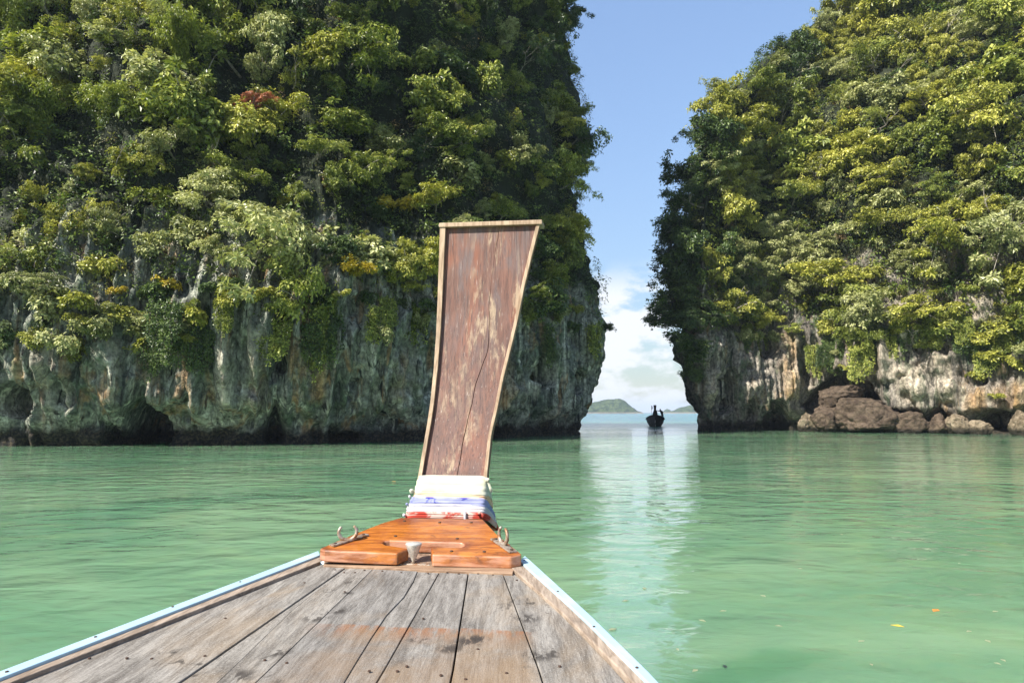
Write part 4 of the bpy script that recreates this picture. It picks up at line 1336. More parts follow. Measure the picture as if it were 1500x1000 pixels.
# deck beams and darkness under the seams
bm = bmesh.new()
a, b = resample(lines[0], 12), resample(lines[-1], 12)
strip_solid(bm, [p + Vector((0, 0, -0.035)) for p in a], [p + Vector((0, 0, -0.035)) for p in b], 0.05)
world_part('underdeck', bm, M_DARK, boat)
# rails: inner wooden strip and pale blue rubbing strip, both sides
def rail(name, inner, outer, z, thick, mat):
    bm = bmesh.new()
    strip_solid(bm, resample(deck_line(inner, z), 22), resample(deck_line(outer, z), 22), thick)
    return world_part(name, bm, mat, boat, 0.003)
rail('wooden_rail', [(474, 820), (20, 997)], [(470.5, 812.5), (0, 993.5)], DZ + 0.012, 0.05, M_RAIL)
rail_l = rail('blue_rail', [(469, 812), (0, 992)], [(466.5, 806), (-2, 982.5)], DZ + 0.02, 0.06, M_BLUE)
rail('wooden_rail', [(749.5, 831), (820, 893), (930, 1000)], [(760, 821), (850, 901), (949, 1000)], DZ + 0.012, 0.05, M_RAIL)
rail_r = rail('blue_rail', [(761, 820.5), (851, 901), (950, 1000)], [(769, 813), (864, 899), (968, 1000)], DZ + 0.02, 0.06, M_BLUE)
# front deck beam
bm = bmesh.new()
f = [at_z(466, 821.5, DZ + 0.012), at_z(478, 828, DZ + 0.012), at_z(748, 841, DZ + 0.012), at_z(764, 836, DZ + 0.012)]
f = [Vector(at_z(474, 827, DZ + 0.010)), Vector(at_z(751, 839, DZ + 0.010))]
bk = [Vector(at_z(476, 812, DZ + 0.010)), Vector(at_z(756, 824, DZ + 0.010))]
strip_solid(bm, [f[0], f[1]], [bk[0], bk[1]], 0.05)
world_part('deck_beam', bm, M_BEAM, boat, 0.003)
# nail heads
bmn = bmesh.new()
bmesh.ops.create_cone(bmn, cap_ends=True, segments=8, radius1=0.0042, radius2=0.0036, depth=0.003)
nail_me = bpy.data.meshes.new('nail')
bmn.to_mesh(nail_me)
bmn.free()
nail_me.materials.append(M_NAIL)
def nail(px, py, z, parent=boat):
    w = Vector(at_z(px, py, z))
    link('nail', nail_me, parent, w - BASE)
for (x, y) in [(491, 834), (504, 838), (520, 838), (534, 834.5), (560, 836), (588, 838), (627, 839), (655, 838), (672, 839.5), (700, 840), (722, 841.5), (757, 849), (541, 982), (582, 982), (646, 988), (682, 994),
               (300, 960), (222, 964), (388, 966), (420, 970), (186, 963), (131, 963), (596, 975), (700, 950), (330, 905), (446, 853), (505, 866), (620, 905), (820, 975), (742, 985)]:
    nail(x, y, DZ + 0.003)
for (x, y) in [(352, 851.5), (253, 888), (140, 932), (10, 983)]:
    nail(x, y, DZ + 0.021)
for (x, y) in [(768, 819.5), (817, 865.5), (870, 917), (933, 977)]:
    nail(x, y, DZ + 0.021)

# orange bow board with its T-shaped cut-out
KZ = 0.17
BN = np.array([0, -KZ, 1.0])
BZ0 = DZ + 0.075
def on_board(zx, zy, lift=0.0):
    px, py = 440 + zx / 4.1667, 680 + zy / 4.1667
    return Vector(on_plane(px, py, BN, BZ0 + lift - KZ * 2.88))
outline = [(150, 522), (590, 541), (664, 511), (548, 493), (520, 490), (503, 480), (512, 467), (545, 462), (980, 474), (1002, 484), (1000, 496), (975, 504), (796, 503), (806, 548),
           (1285, 562), (1352, 545), (1205, 428), (1115, 333), (612, 323), (500, 355), (380, 402), (225, 465), (118, 512)]
bm = bmesh.new()
thick = Vector((0, 0, -0.048))
top = [on_board(*q) for q in outline]
prism(bm, top, [p + thick for p in top])
bow_board = world_part('bow_board', bm, M_ORANGE, boat, 0.006)
# bolts in the board
bmn = bmesh.new()
bmesh.ops.create_cone(bmn, cap_ends=True, segments=10, radius1=0.0075, radius2=0.006, depth=0.004)
bolt_me = bpy.data.meshes.new('bolt')
bmn.to_mesh(bolt_me)
bmn.free()
bolt_me.materials.append(M_NAIL)
for (x, y) in [(635, 343), (850, 352), (1043, 352), (580, 435), (957, 450), (922, 527), (1122, 530)]:
    link('bolt', bolt_me, bow_board, on_board(x, y, 0.002) - BASE)
# solid block of the bow under the board
bm = bmesh.new()
blk = [(150, 500), (1300, 545), (1190, 430), (1100, 345), (620, 335), (390, 412), (140, 505)]
tp = [on_board(*q) + Vector((0, 0, -0.052)) for q in blk]
cen = sum(tp, Vector()) / len(tp)
tp = [cen + (p - cen) * 0.93 for p in tp]
prism(bm, tp, [Vector((p.x, p.y, DZ - 0.16)) for p in tp])
world_part('bow_block', bm, M_STEM, boat)
# cone cleat on its plate in the cut-out
bm = bmesh.new()
apex = Vector(at_z(440 + 690 / 4.1667, 680 + 602 / 4.1667, DZ + 0.014))
prof = [(0.003, 0.0), (0.008, 0.012), (0.030, 0.066), (0.0335, 0.076), (0.032, 0.080), (0.0, 0.081)]
rings = []
for r, z in prof:
    rings.append([bm.verts.new(apex + Vector((r * math.cos(a * math.pi / 12), r * math.sin(a * math.pi / 12), z))) for a in range(24)] if r > 0 else [bm.verts.new(apex + Vector((0, 0, z)))])
for q in range(len(rings) - 2):
    for k in range(24):
        bm.faces.new((rings[q][k], rings[q][(k + 1) % 24], rings[q + 1][(k + 1) % 24], rings[q + 1][k]))
for k in range(24):
    bm.faces.new((rings[-2][k], rings[-2][(k + 1) % 24], rings[-1][0]))
bm.faces.new(rings[0][::-1])
cone = world_part('cone_cleat', bm, M_CONE, boat, 0, True)
bm = bmesh.new()
pl = [Vector(at_z(440 + x / 4.1667, 680 + y / 4.1667, DZ + 0.014)) for x, y in [(600, 604), (790, 611), (778, 585), (625, 578)]]
prism(bm, pl, [p + Vector((0, 0, -0.008)) for p in pl])
world_part('cleat_plate', bm, M_METAL, boat, 0.001)
# two open mooring hooks on plates
def hook(p0, p1, width, c, ax, r, a0, a1, name='mooring_hook'):
    """plate from p0 to p1 on the board, an open ring standing on it in the plane of ax and up"""
    bm = bmesh.new()
    d = (p1 - p0).normalized()
    s = Vector((-d.y, d.x, 0)).normalized() * width * 0.5
    q = [p0 - s, p1 - s, p1 + s, p0 + s]
    prism(bm, [p + Vector((0, 0, 0.007)) for p in q], [p + Vector((0, 0, 0.0005)) for p in q])
    hk = world_part('hook_plate', bm, M_METAL, boat, 0.001)
    bm = bmesh.new()
    ax = ax.normalized()
    pts = []
    for i in range(25):
        a = a0 + (a1 - a0) * i / 24
        pts.append(c + ax * r * 1.15 * math.cos(a) + Vector((0, 0, 1)) * r * math.sin(a))
    tube(bm, pts, [0.0055 + 0.0030 * math.sin(math.pi * i / 24) for i in range(25)], 10)
    world_part('hook', bm, M_METAL, hk, 0, True)
    for t in (0.1, 0.9):
        link('bolt', bolt_me, hk, p0.lerp(p1, t) + Vector((0, 0, 0.009)) - BASE)
pa, pb = on_board(190, 500), on_board(405, 432)
ctr = on_board(288, 469) + Vector((0, 0, 0.038))
hook(pa, pb, 0.034, ctr, Vector((1, 0.25, 0)), 0.032, R(135), R(410))
pa, pb = on_board(1180, 458), on_board(1300, 540)
ctr = on_board(1238, 492) + Vector((0, 0, 0.040))
hook(pa, pb, 0.034, ctr, Vector((0.45, -0.9, 0)), 0.034, R(120), R(420))

# ------------------------------------------------------------------ prow
NP = np.array([AX.x, AX.y, 0.0])
rowsL = [(692, 616.0), (660, 621.5), (620, 628.5), (589, 633), (540, 638), (490, 641.5), (440, 643.8), (390, 645.6), (340, 647.3), (331.5, 647.6)]
rowsR = [(697, 713), (660, 717), (638, 719), (600, 728), (556, 736.5), (510, 748), (470, 757.5), (420, 767.5), (370, 779.5), (327, 790.5)]
def prow_c(t):
    return 3.30 + 0.20 * (1 - (1 - t) ** 2.0)
NR = 40
def prow_pt(t, e, push=0.0):
    """t: 0 foot .. 1 top, e: 0 clothless edge .. 1 other edge; push towards the stern"""
    yl = np.interp(t, [0, 1], [720, 331.5])
    yr = np.interp(t, [0, 1], [724, 327])
    xl = np.interp(-yl, [-r[0] for r in [(740, 607)] + rowsL], [r[1] for r in [(740, 607)] + rowsL])
    xr = np.interp(-yr, [-r[0] for r in [(740, 711)] + rowsR], [r[1] for r in [(740, 711)] + rowsR])
    a = on_plane(xl, yl, NP, prow_c(t))
    b = on_plane(xr, yr, NP, prow_c(t))
    p = Vector(a).lerp(Vector(b), e)
    return p - AX * push
crack = lambda t: np.interp(t, [0, 0.08, 0.3, 0.42, 0.52, 0.58, 0.7, 0.85, 1.0], [0.56, 0.565, 0.60, 0.625, 0.70, 0.685, 0.62, 0.60, 0.60])
crack_w = lambda t: np.interp(t, [0, 0.2, 0.5, 0.7, 0.8, 0.9, 1.0], [0.006, 0.010, 0.009, 0.0035, 0.0015, 0.0015, 0.006])
prow = None
def plank_between(e0, e1, name, parent, front=0.0, back=-0.055, mat=M_PROW, t0=0.0, t1=1.0, n=NR, bevel=0.0015, jitter=0.0):
    bm = bmesh.new()
    T = [t0 + (t1 - t0) * i / (n - 1) for i in range(n)]
    g = lambda e, t: e(t) if callable(e) else e
    jj = [jitter * float(perlin(np.array([i * 0.9]), np.array([3.1]), np.array([0.5]))[0]) for i in range(n)]
    L = [prow_pt(t, g(e0, t), front) for t in T]
    Rr = [prow_pt(t, g(e1, t), front) for t in T]
    strip_solid(bm, L, Rr, 0, AX * (front - back))
    return world_part(name, bm, mat, parent, bevel)
prow = plank_between(0.0, lambda t: crack(t) - crack_w(t) * .5 + 0.004 * math.sin(t * 61), 'prow_board', boat)
plank_between(lambda t: crack(t) + crack_w(t) * .5 + 0.004 * math.sin(t * 61), 1.0, 'prow_board', boat, front=0.0015)
bw = lambda t: np.interp(t, [0, 1], [0.045, 0.046])
b1 = plank_between(-0.012, bw, 'edge_batten', boat, 0.020, 0.0012, M_BATTEN)
b2 = plank_between(lambda t: 1 - np.interp(t, [0, 1], [0.036, 0.024]), 1.012, 'edge_batten', boat, 0.018, 0.0025, M_BATTEN)
# back batten sides keep the edge thick and the top capped
bm = bmesh.new()
ta, tb = prow_pt(1.0, -0.02, 0.026), prow_pt(1.0, 1.03, 0.026)
up = Vector((0, 0, 0.012))
ax = AX * 0.10
dn = Vector((0, 0, -0.024))
tp = [ta + up, tb + up, tb + up + ax, ta + up + ax]
prism(bm, tp, [p + dn for p in tp])
world_part('top_cap', bm, M_BATTEN, boat, 0.003)
# stem: the heavy timber the board grows from, down to the keel
def stem_ring(py, half_l, half_r, c, depth):
    """front corners from pixels on plane c, depth along the heading"""
    a = Vector(on_plane(half_l, py, NP, c))
    b = Vector(on_plane(half_r, py, NP, c))
    b.z = a.z = (a.z + b.z) / 2
    return a, b, depth
STEM_X = [Vector(on_plane(x, y, NP, c)).dot(RX) for x, y, c in ((652, 755, 3.235), (664, 697, 3.285))]
def stem_section(z):
    """front-corner pair and depth of the stem at height z"""
    zz = [-0.25, 0.3, 0.9, 1.28, 1.47, 1.75]
    cc = np.interp(z, zz, [2.55, 2.85, 3.14, 3.235, 3.285, 3.36])
    hw = np.interp(z, zz, [0.03, 0.05, 0.14, 0.180, 0.150, 0.145])
    dp = np.interp(z, zz, [0.16, 0.26, 0.42, 0.37, 0.12, 0.06])
    xc = np.interp(z, zz, [-0.87, -0.87, -0.868, STEM_X[0], STEM_X[1], STEM_X[1]])
    return cc, hw, dp, xc
def stem_corner(z, sx, back):
    cc, hw, dp, xc = stem_section(z)
    base = Vector((0, 0, z)) + RX * (xc + sx * hw + 0.0)
    # centre line offset measured across the heading from the camera
    base += AX * (cc + (dp if back else 0))
    return base
def stem_frame(z):
    """centre of the wrap seen at pixel row for this height"""
    cc, hw, dp, xc = stem_section(z)
    return cc, hw, dp, xc
# calibrate the cross offset from the photograph rows
def cross_of(px, py, c):
    p = Vector(on_plane(px, py, NP, c))
    return p.dot(RX), p.z
bm = bmesh.new()
zs = [-0.25, 0.1, 0.5, 0.9, 1.2, 1.3, 1.40, 1.45]
rings = []
for z in zs:
    rings.append([bm.verts.new(stem_corner(z, sx, bk)) for sx, bk in ((-1, False), (1, False), (0.85, True), (-0.85, True))])
for i in range(len(rings) - 1):
    for k in range(4):
        bm.faces.new((rings[i][k], rings[i][(k + 1) % 4], rings[i + 1][(k + 1) % 4], rings[i + 1][k]))
bm.faces.new(rings[0])
bm.faces.new(rings[-1][::-1])
print('stem calib', [cross_of(x, y, c) for x, y, c in ((596, 755, 3.235), (712, 757, 3.235), (614, 697, 3.285), (713, 699, 3.285))])
world_part('stem', bm, M_STEM, boat, 0.01)
# hull sides
def hull_side(gun, sgn):
    """gun: world polyline of the rail bow->stern"""
    G = resample(gun, 26)
    bm = bmesh.new()
    rows = []
    for i, p in enumerate(G):
        t = i / (len(G) - 1)
        axis_pt = BASE + AX * ((p - BASE).dot(AX))
        keel = Vector((axis_pt.x, axis_pt.y, -0.25)) - AX * (0.55 * (1 - t) ** 2)
        col = []
        for k, (f, w) in enumerate(((0, 1.0), (0.25, 0.93), (0.5, 0.80), (0.72, 0.60), (0.9, 0.33), (1.0, 0.0))):
            q = keel.lerp(Vector((p.x, p.y, 0)), w)
            col.append(bm.verts.new((q.x, q.y, (p.z - 0.03) * (1 - f) - 0.25 * f)))
        rows.append(col)
    for a, b in zip(rows, rows[1:]):
        for k in range(5):
            bm.faces.new((a[k], a[k + 1], b[k + 1], b[k]))
    o = world_part('hull_side', bm, M_HULL, boat, 0, True)
    sm = o.modifiers.new('thickness', 'SOLIDIFY')
    sm.thickness = 0.03
    return o
zb = lambda x, y: on_board(x, y) + Vector((0, 0, -0.03))
gl = [stem_corner(1.25, -0.9, False), zb(612, 330), zb(385, 408), zb(125, 512)] + deck_line([(467.5, 807), (-1, 984)], DZ + 0.015)
gr = [stem_corner(1.25, 0.9, False), zb(1110, 336), zb(1205, 432), zb(1345, 545)] + deck_line([(768, 814), (863, 899.5), (967, 1000)], DZ + 0.015)
hull_side(gl, -1)
hull_side(gr, 1)

# ------------------------------------------------------------------ cloth sashes tied round the prow
def mat_cloth(name, a, b, stain=None, amount=0.5):
    m = NT(name)
    p = m.pos()
    n = m.noise(m.mapped(p, (6, 6, 26)), 1.0, 4, 0.6, 0.5)
    c = m.mix(m.rng(n, 0.35, 0.65), a, b)
    if stain:
        s = m.noise(m.mapped(p, (9, 9, 16), loc=(3, 1, 2)), 1.0, 4, 0.6, 0.7)
        c = m.mix(m.rng(s, 0.62 - amount * 0.2, 0.70 - amount * 0.15), c, stain)
    weave = m.noise(m.mapped(p, (300, 300, 300)), 1.0, 2, 0.5)
    pr = m.principled(c, 0.85, 0.15, m.bump(weave, 0.001, 0.5))
    return m.m
C_CREAM = mat_cloth('cream_cloth', (0.42, 0.43, 0.33), (0.52, 0.52, 0.43))
C_PEACH = mat_cloth('peach_cloth', (0.55, 0.36, 0.22), (0.64, 0.47, 0.32))
C_BLUE = mat_cloth('blue_cloth', (0.19, 0.21, 0.37), (0.28, 0.30, 0.47), (0.04, 0.05, 0.26), 0.5)
C_WHITE = mat_cloth('white_cloth', (0.37, 0.36, 0.39), (0.48, 0.46, 0.47))
C_RED = mat_cloth('red_cloth', (0.46, 0.22, 0.19), (0.52, 0.38, 0.33), (0.36, 0.045, 0.03), 0.7)
def sash(py0, py1, xl0, xr0, xl1, xr1, c0, c1, d0, d1, mat, label, puff, seed, tiltl=0.0, drop=0.0):
    """a ribbon wound round the prow between two pixel rows (upper, lower); d = depth fore and aft; the far side drops towards the bow"""
    rng = np.random.default_rng(seed)
    a0, b0 = Vector(on_plane(xl0, py0, NP, c0)), Vector(on_plane(xr0, py0 + tiltl, NP, c0))
    a1, b1 = Vector(on_plane(xl1, py1, NP, c1)), Vector(on_plane(xr1, py1 + tiltl, NP, c1))
    nrow, n = 12, 72
    bm = bmesh.new()
    rows = []
    for i in range(nrow):
        s = i / (nrow - 1)
        a, b = a0.lerp(a1, s), b0.lerp(b1, s)
        d = d0 + (d1 - d0) * s
        w = (b - a).length
        ctr = (a + b) / 2
        pk = math.sin(math.pi * s) ** 0.5
        row = []
        for k in range(n):
            ang = 2 * math.pi * k / n
            # rounded rectangle narrowing towards the bow
            cx, sy = math.cos(ang), math.sin(ang)
            e = 0.22
            x = math.copysign(abs(cx) ** e, cx) * w / 2
            y = (math.copysign(abs(sy) ** e, sy) * 0.5 + 0.5) * d
            x *= 1 - 0.06 * (y / max(d, 1e-6))
            fold = 0.0016 * math.sin(s * 21 + 1.3 * math.sin(ang * 2 + seed) + seed) + 0.003 * float(perlin(np.array([ang * 1.7 + seed]), np.array([s * 5.0]), np.array([1.0]))[0])
            o = puff * pk + fold
            nrm = (RX * (x / (w / 2)) + AX * ((y / d - 0.5) * 2)).normalized()
            zoff = -drop * (y / d) + 0.004 * float(perlin(np.array([ang * 1.1 + seed * 3]), np.array([s * 1.0]), np.array([4.0]))[0])
            row.append(bm.verts.new(ctr + RX * x + AX * y + nrm * o + Vector((0, 0, zoff))))
        rows.append(row)
    for p, q in zip(rows, rows[1:]):
        for k in range(n):
            bm.faces.new((p[k], p[(k + 1) % n], q[(k + 1) % n], q[k]))
    base = (a1 + b1) / 2 + AX * d1 / 2
    e = empty('sash', base)
    w = world_part('wrap', bm, mat, e, 0, True)
    so = w.modifiers.new('cloth', 'SOLIDIFY')
    so.thickness = 0.004
    so.offset = 1
    tag(e, label, 'cloth', 'sashes wound round the prow')
    return e, (a0, b0, a1, b1)
s1, q1 = sash(696, 724, 613, 712.5, 604, 711.5, 3.275, 3.245, 0.10, 0.22, C_CREAM, 'broad cream sash wound highest round the boat prow', 0.003, 1, 1.5, 0.05)
s2, q2 = sash(718, 729, 607, 711.5, 602.5, 711, 3.252, 3.242, 0.20, 0.25, C_PEACH, 'thin peach sash just under the broad cream one', 0.003, 2, 2.0, 0.08)
s3, q3 = sash(727, 741, 600, 711, 596.5, 711, 3.238, 3.228, 0.25, 0.31, C_BLUE, 'pale lavender sash with faded blue stains on the prow', 0.003, 3, 2.5, 0.10)
s4, q4 = sash(737, 750, 595, 711, 592, 711.5, 3.230, 3.222, 0.30, 0.36, C_WHITE, 'white sash between the lavender and red ones on the prow', 0.003, 4, 2.0, 0.11)
s5, q5 = sash(747, 758, 593, 711.5, 590.5, 712, 3.224, 3.218, 0.35, 0.40, C_RED, 'faded red sash wound lowest round the boat prow', 0.004, 5, 2.0, 0.12)
# knots and frayed ends
def knot(parent, px, py, c, r, mat, seed, tails):
    p = Vector(on_plane(px, py, NP, c))
    bm = bmesh.new()
    bmesh.ops.create_icosphere(bm, subdivisions=3, radius=r)
    for v in bm.verts:
        q = v.co * (90)
        f = 1 + 0.35 * float(perlin(np.array([q.x + seed]), np.array([q.y]), np.array([q.z]))[0])
        v.co = v.co * f + p
    k = world_part('knot', bm, mat, parent, 0, True)
    for (dx, dz, ln) in tails:
        bm = bmesh.new()
        pts = [p + RX * dx * t + Vector((0, 0, dz * t - 0.02 * t * t)) - AX * 0.004 for t in (0, 0.35, 0.7, 1.0)]
        side = Vector((0.0, 0, 1)) if abs(dx) > abs(dz) else RX
        strip_solid(bm, [q - side * ln for q in pts], [q + side * ln * (0.8 + 0.4 * i / 3) for i, q in enumerate(pts)], 0, AX * 0.003)
        world_part('tail', bm, mat, parent, 0, True)
knot(s1, 714, 703, 3.262, 0.012, C_CREAM, 1, [(0.02, -0.035, 0.006)])
knot(s1, 603, 719, 3.25, 0.011, C_CREAM, 2, [])
knot(s2, 600, 727, 3.245, 0.008, C_WHITE, 3, [])
knot(s3, 596, 738, 3.232, 0.007, C_BLUE, 4, [])
knot(s5, 702, 752, 3.205, 0.012, C_RED, 6, [(0.022, 0.004, 0.009)])
knot(s4, 681, 750, 3.205, 0.006, C_WHITE, 7, [(0.002, -0.035, 0.006)])
knot(s5, 592, 754, 3.22, 0.008, C_WHITE, 8, [])

# ------------------------------------------------------------------ far longtail boat in the channel, bow on, with its boatman
M_FHULL = mat_plain('dark_hull_paint', (0.055, 0.045, 0.045), 0.6, 0.3)
M_FWHITE = mat_plain('white_stem_paint', (0.75, 0.75, 0.74), 0.5, 0.3)
M_FWOOD = mat_plain('dark_wood', (0.075, 0.05, 0.035), 0.7, 0.3)
M_CANOPY = mat_plain('dark_canvas', (0.05, 0.06, 0.09), 0.85, 0.1)
FB = Vector(at_z(960, 624.8, 0.0))
fboat = empty('longtail_boat', (FB.x, FB.y, 0))
fboat.rotation_euler = (0, 0, -math.atan2(FB.x, FB.y))
tag(fboat, 'dark longtail boat with a boatman, out in the channel between the cliffs', 'boat')
def fpart(name, bm, mat, parent=fboat, smooth=False):
    bmesh.ops.translate(bm, vec=(FB.x, FB.y, 0), verts=bm.verts)
    return world_part(name, bm, mat, parent, 0, smooth)
bm = bmesh.new()
rows = []
for y, hw, zt, zk in ((-0.15, 0.05, 1.45, 0.25), (0.25, 0.35, 1.42, -0.1), (0.8, 0.72, 1.32, -0.3), (1.6, 1.02, 1.15, -0.35), (3.0, 1.18, 0.95, -0.4), (5.0, 1.2, 0.88, -0.4), (7.5, 1.1, 0.95, -0.4), (9.5, 0.75, 1.1, -0.3)):
    r = []
    for s in (-1, 1):
        for f, w in ((0, 1.0), (0.3, 0.92), (0.6, 0.72), (0.85, 0.4), (1.0, 0.0)):
            r.append(bm.verts.new((s * hw * w, y, zt * (1 - f) + zk * f)))
    rows.append(r)
for a, b in zip(rows, rows[1:]):
    for s in (0, 5):
        for k in range(4):
            bm.faces.new((a[s + k], a[s + k + 1], b[s + k + 1], b[s + k]))
    bm.faces.new((a[0], b[0], b[5], a[5]))
bm.faces.new([rows[0][k] for k in (0, 1, 2, 3, 4)] + [rows[0][k] for k in (8, 7, 6, 5)])
bm.faces.new([rows[-1][k] for k in (0, 1, 2, 3, 4)] + [rows[-1][k] for k in (8, 7, 6, 5)])
fpart('hull', bm, M_FHULL)
for s in (-1, 1):
    bm = bmesh.new()
    tube(bm, [(s * 0.08, -0.15, 1.48), (s * 0.37, 0.25, 1.45), (s * 0.75, 0.8, 1.35), (s * 1.06, 1.6, 1.17), (s * 1.22, 3, 0.97), (s * 1.24, 5, 0.9), (s * 1.13, 7.5, 0.97)], 0.05, 6)
    fpart('gunwale', bm, M_FWOOD)
bm = bmesh.new()
tube(bm, [(0, 0.35, -0.3), (0, 0.05, 0.1), (0, -0.17, 0.6), (0, -0.22, 0.85)], [0.035, 0.035, 0.03, 0.02], 6)
fpart('stem_stripe', bm, M_FWHITE)
bm = bmesh.new()
pr = [(0.17, -0.2, 1.35), (0.15, -0.5, 1.8), (0.14, -0.72, 2.2), (0.17, -0.82, 2.6), (0.19, -0.84, 2.74)]
L = [bm.verts.new((-w, y, z)) for w, y, z in pr]
Rr = [bm.verts.new((w, y, z)) for w, y, z in pr]
L2 = [bm.verts.new((-w, y + 0.1, z)) for w, y, z in pr]
R2 = [bm.verts.new((w, y + 0.1, z)) for w, y, z in pr]
for i in range(4):
    bm.faces.new((L[i], Rr[i], Rr[i + 1], L[i + 1]))
    bm.faces.new((L2[i], L2[i + 1], R2[i + 1], R2[i]))
    bm.faces.new((L[i], L[i + 1], L2[i + 1], L2[i]))
    bm.faces.new((Rr[i], R2[i], R2[i + 1], Rr[i + 1]))
bm.faces.new((L[4], Rr[4], R2[4], L2[4]))
bm.faces.new((L[0], L2[0], R2[0], Rr[0]))
fpart('prow', bm, M_FWOOD)
bm = bmesh.new()                                             # bundled awning and gear behind the prow
tube(bm, [(0, 0.5, 1.2), (0, 0.55, 1.6), (0.02, 0.6, 1.95), (0, 0.6, 2.15)], [0.34, 0.33, 0.24, 0.12], 10)
fpart('furled_awning', bm, M_CANOPY, smooth=True)
bm = bmesh.new()
tube(bm, [(-0.42, 1.0, 1.1), (-0.44, 1.0, 2.72)], 0.018, 6)
fl = fpart('flag_pole', bm, M_FWOOD)
bm = bmesh.new()
strip_solid(bm, [(-0.43, 1.0, 2.70), (-0.40, 0.98, 2.45), (-0.43, 1.0, 2.2)], [(-0.33, 1.02, 2.6), (-0.29, 1.0, 2.4), (-0.37, 1.02, 2.18)], 0, (0, 0.01, 0))
fpart('flag', bm, M_CANOPY, fl)
# boatman, standing at the side, one arm on the prow
def person(loc):
    J = {'pelvis': (0.90, 0.9, 1.50), 'waist': (0.88, 0.88, 1.68), 'chest': (0.80, 0.84, 1.92), 'neck': (0.70, 0.80, 2.08), 'head': (0.66, 0.78, 2.17), 'crown': (0.63, 0.77, 2.28),
         'lsh': (0.60, 0.80, 2.02), 'lel': (0.38, 0.55, 2.02), 'lwr': (0.16, 0.2, 2.06), 'lhand': (0.10, 0.08, 2.08),
         'rsh': (0.90, 0.88, 1.98), 'rel': (1.00, 0.95, 1.75), 'rwr': (0.98, 0.80, 1.55), 'rhand': (0.97, 0.74, 1.49),
         'lhip': (0.84, 0.9, 1.44), 'lkn': (0.86, 0.72, 1.18), 'lan': (0.86, 0.85, 0.86), 'lft': (0.86, 0.68, 0.82),
         'rhip': (0.98, 0.92, 1.44), 'rkn': (1.02, 0.80, 1.18), 'ran': (1.0, 0.95, 0.86), 'rft': (1.0, 0.78, 0.82)}
    rad = {'pelvis': 0.15, 'waist': 0.13, 'chest': 0.16, 'neck': 0.055, 'head': 0.095, 'crown': 0.085, 'lsh': 0.07, 'lel': 0.045, 'lwr': 0.033, 'lhand': 0.04, 'rsh': 0.07, 'rel': 0.045, 'rwr': 0.033,
           'rhand': 0.04, 'lhip': 0.095, 'lkn': 0.065, 'lan': 0.045, 'lft': 0.04, 'rhip': 0.095, 'rkn': 0.065, 'ran': 0.045, 'rft': 0.04}
    E = [('pelvis', 'waist'), ('waist', 'chest'), ('chest', 'neck'), ('neck', 'head'), ('head', 'crown'), ('chest', 'lsh'), ('lsh', 'lel'), ('lel', 'lwr'), ('lwr', 'lhand'), ('chest', 'rsh'), ('rsh', 'rel'),
         ('rel', 'rwr'), ('rwr', 'rhand'), ('pelvis', 'lhip'), ('lhip', 'lkn'), ('lkn', 'lan'), ('lan', 'lft'), ('pelvis', 'rhip'), ('rhip', 'rkn'), ('rkn', 'ran'), ('ran', 'rft')]
    names = list(J)
    me = bpy.data.meshes.new('person')
    me.from_pydata([J[n] for n in names], [(names.index(a), names.index(b)) for a, b in E], [])
    me.materials.append(mat_plain('dark_clothes', (0.05, 0.055, 0.07), 0.85, 0.1))
    o = link('person', me, None, loc)
    o.modifiers.new('skin', 'SKIN')
    me.skin_vertices.new() if not me.skin_vertices else None
    for i, n in enumerate(names):
        v = me.skin_vertices[0].data[i]
        v.radius = (rad[n], rad[n])
        v.use_root = n == 'pelvis'
    ss = o.modifiers.new('smooth', 'SUBSURF')
    ss.levels = 2
    ss.render_levels = 2
    o.rotation_euler = fboat.rotation_euler
    return tag(o, 'person in dark clothes leaning on the prow of the far boat', 'person')
person((FB.x, FB.y, 0))

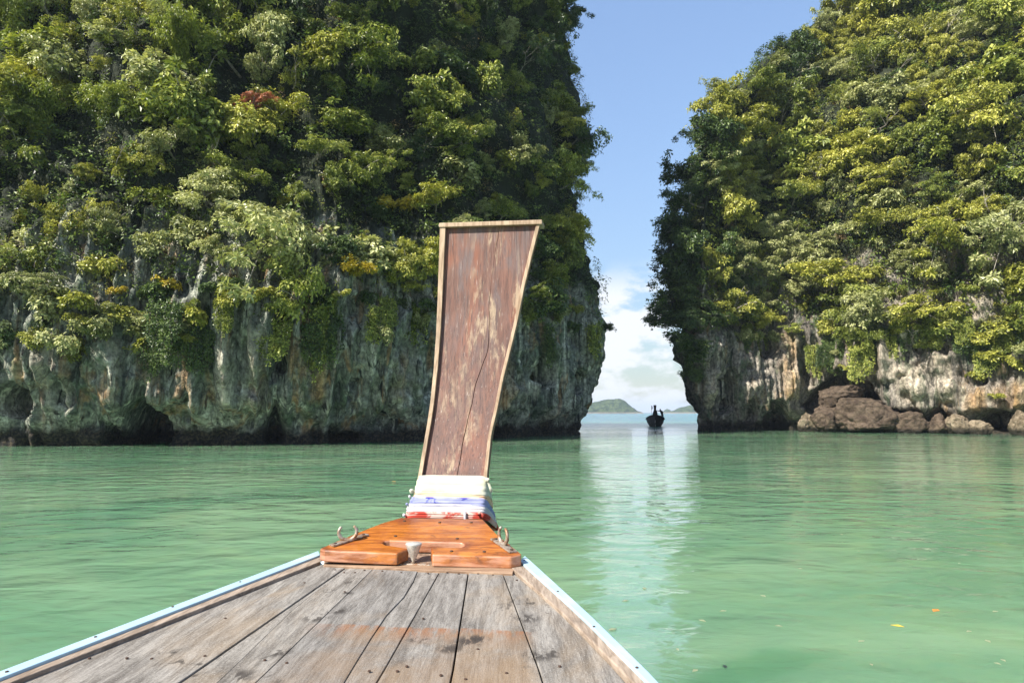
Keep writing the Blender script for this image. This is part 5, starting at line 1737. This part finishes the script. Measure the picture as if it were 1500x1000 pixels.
# ------------------------------------------------------------------ fallen leaves on the water
bml = bmesh.new()
v = [bml.verts.new(p) for p in ((0, -0.035, 0.002), (0.022, 0, 0.006), (0, 0.045, 0.003), (-0.022, 0, 0.006))]
bml.faces.new(v)
ext = bmesh.ops.extrude_face_region(bml, geom=bml.faces[:])
bmesh.ops.translate(bml, vec=(0, 0, 0.002), verts=[e for e in ext['geom'] if isinstance(e, bmesh.types.BMVert)])
leaf_me = bpy.data.meshes.new('floating_leaf')
bml.to_mesh(leaf_me)
bml.free()
M_FLEAF = {c: mat_plain('fallen_leaf_' + c, v, 0.6, 0.3) for c, v in {'tan': (0.20, 0.22, 0.13), 'orange': (0.45, 0.17, 0.03), 'yellow': (0.50, 0.36, 0.04)}.items()}
leaf_me.materials.append(M_FLEAF['tan'])
spots = [(1371, 894, 'orange', 1.5), (1316, 917, 'yellow', 1.3), (577, 705, 'orange', 2.0), (1118, 873, 'tan', 1.0), (1060, 895, 'tan', 1.0), (1028, 909, 'tan', 1.0), (944, 862, 'tan', 1.0), (1140, 917, 'tan', .8), (898, 922, 'tan', 1.2), (1420, 925, 'tan', .8)]
rs = random.Random(5)
for i in range(14):
    spots.append((rs.uniform(900, 1480), rs.uniform(780, 995), 'tan', rs.uniform(0.5, 1.0)))
for (x, y, c, s) in spots:
    p = at_z(x, y, 0.0)
    o = link('floating_leaf', leaf_me, None, (p[0], p[1], 0.001))
    o.rotation_euler = (0, 0, rs.uniform(0, 6.28))
    o.scale = (s, s, 1)
    o.material_slots[0].link = 'OBJECT'
    o.material_slots[0].material = M_FLEAF[c]
    tag(o, {'tan': 'tiny tan fallen leaf floating on the green water', 'orange': 'orange fallen leaf floating on the green water', 'yellow': 'yellow fallen leaf floating on the green water'}[c], 'leaf', 'fallen ' + c + ' leaves on the water')

# ------------------------------------------------------------------ sea haze
bm = bmesh.new()
bmesh.ops.create_cube(bm, size=1)
for v in bm.verts:
    v.co = Vector((v.co.x * 12600, 2850 + v.co.y * 6600, 31 + v.co.z * 72))
m = NT('sea_haze')
vol = m.n('ShaderNodeVolumePrincipled', {'Color': (0.66, 0.80, 1.0, 1), 'Density': 0.0002, 'Anisotropy': 0.1})
m.t.links.new(vol.outputs[0], m.out.inputs['Volume'])
hz = world_part('haze', bm, m.m, None)
hz['kind'] = 'stuff'
hz['label'] = 'pale blue sea haze in the air'
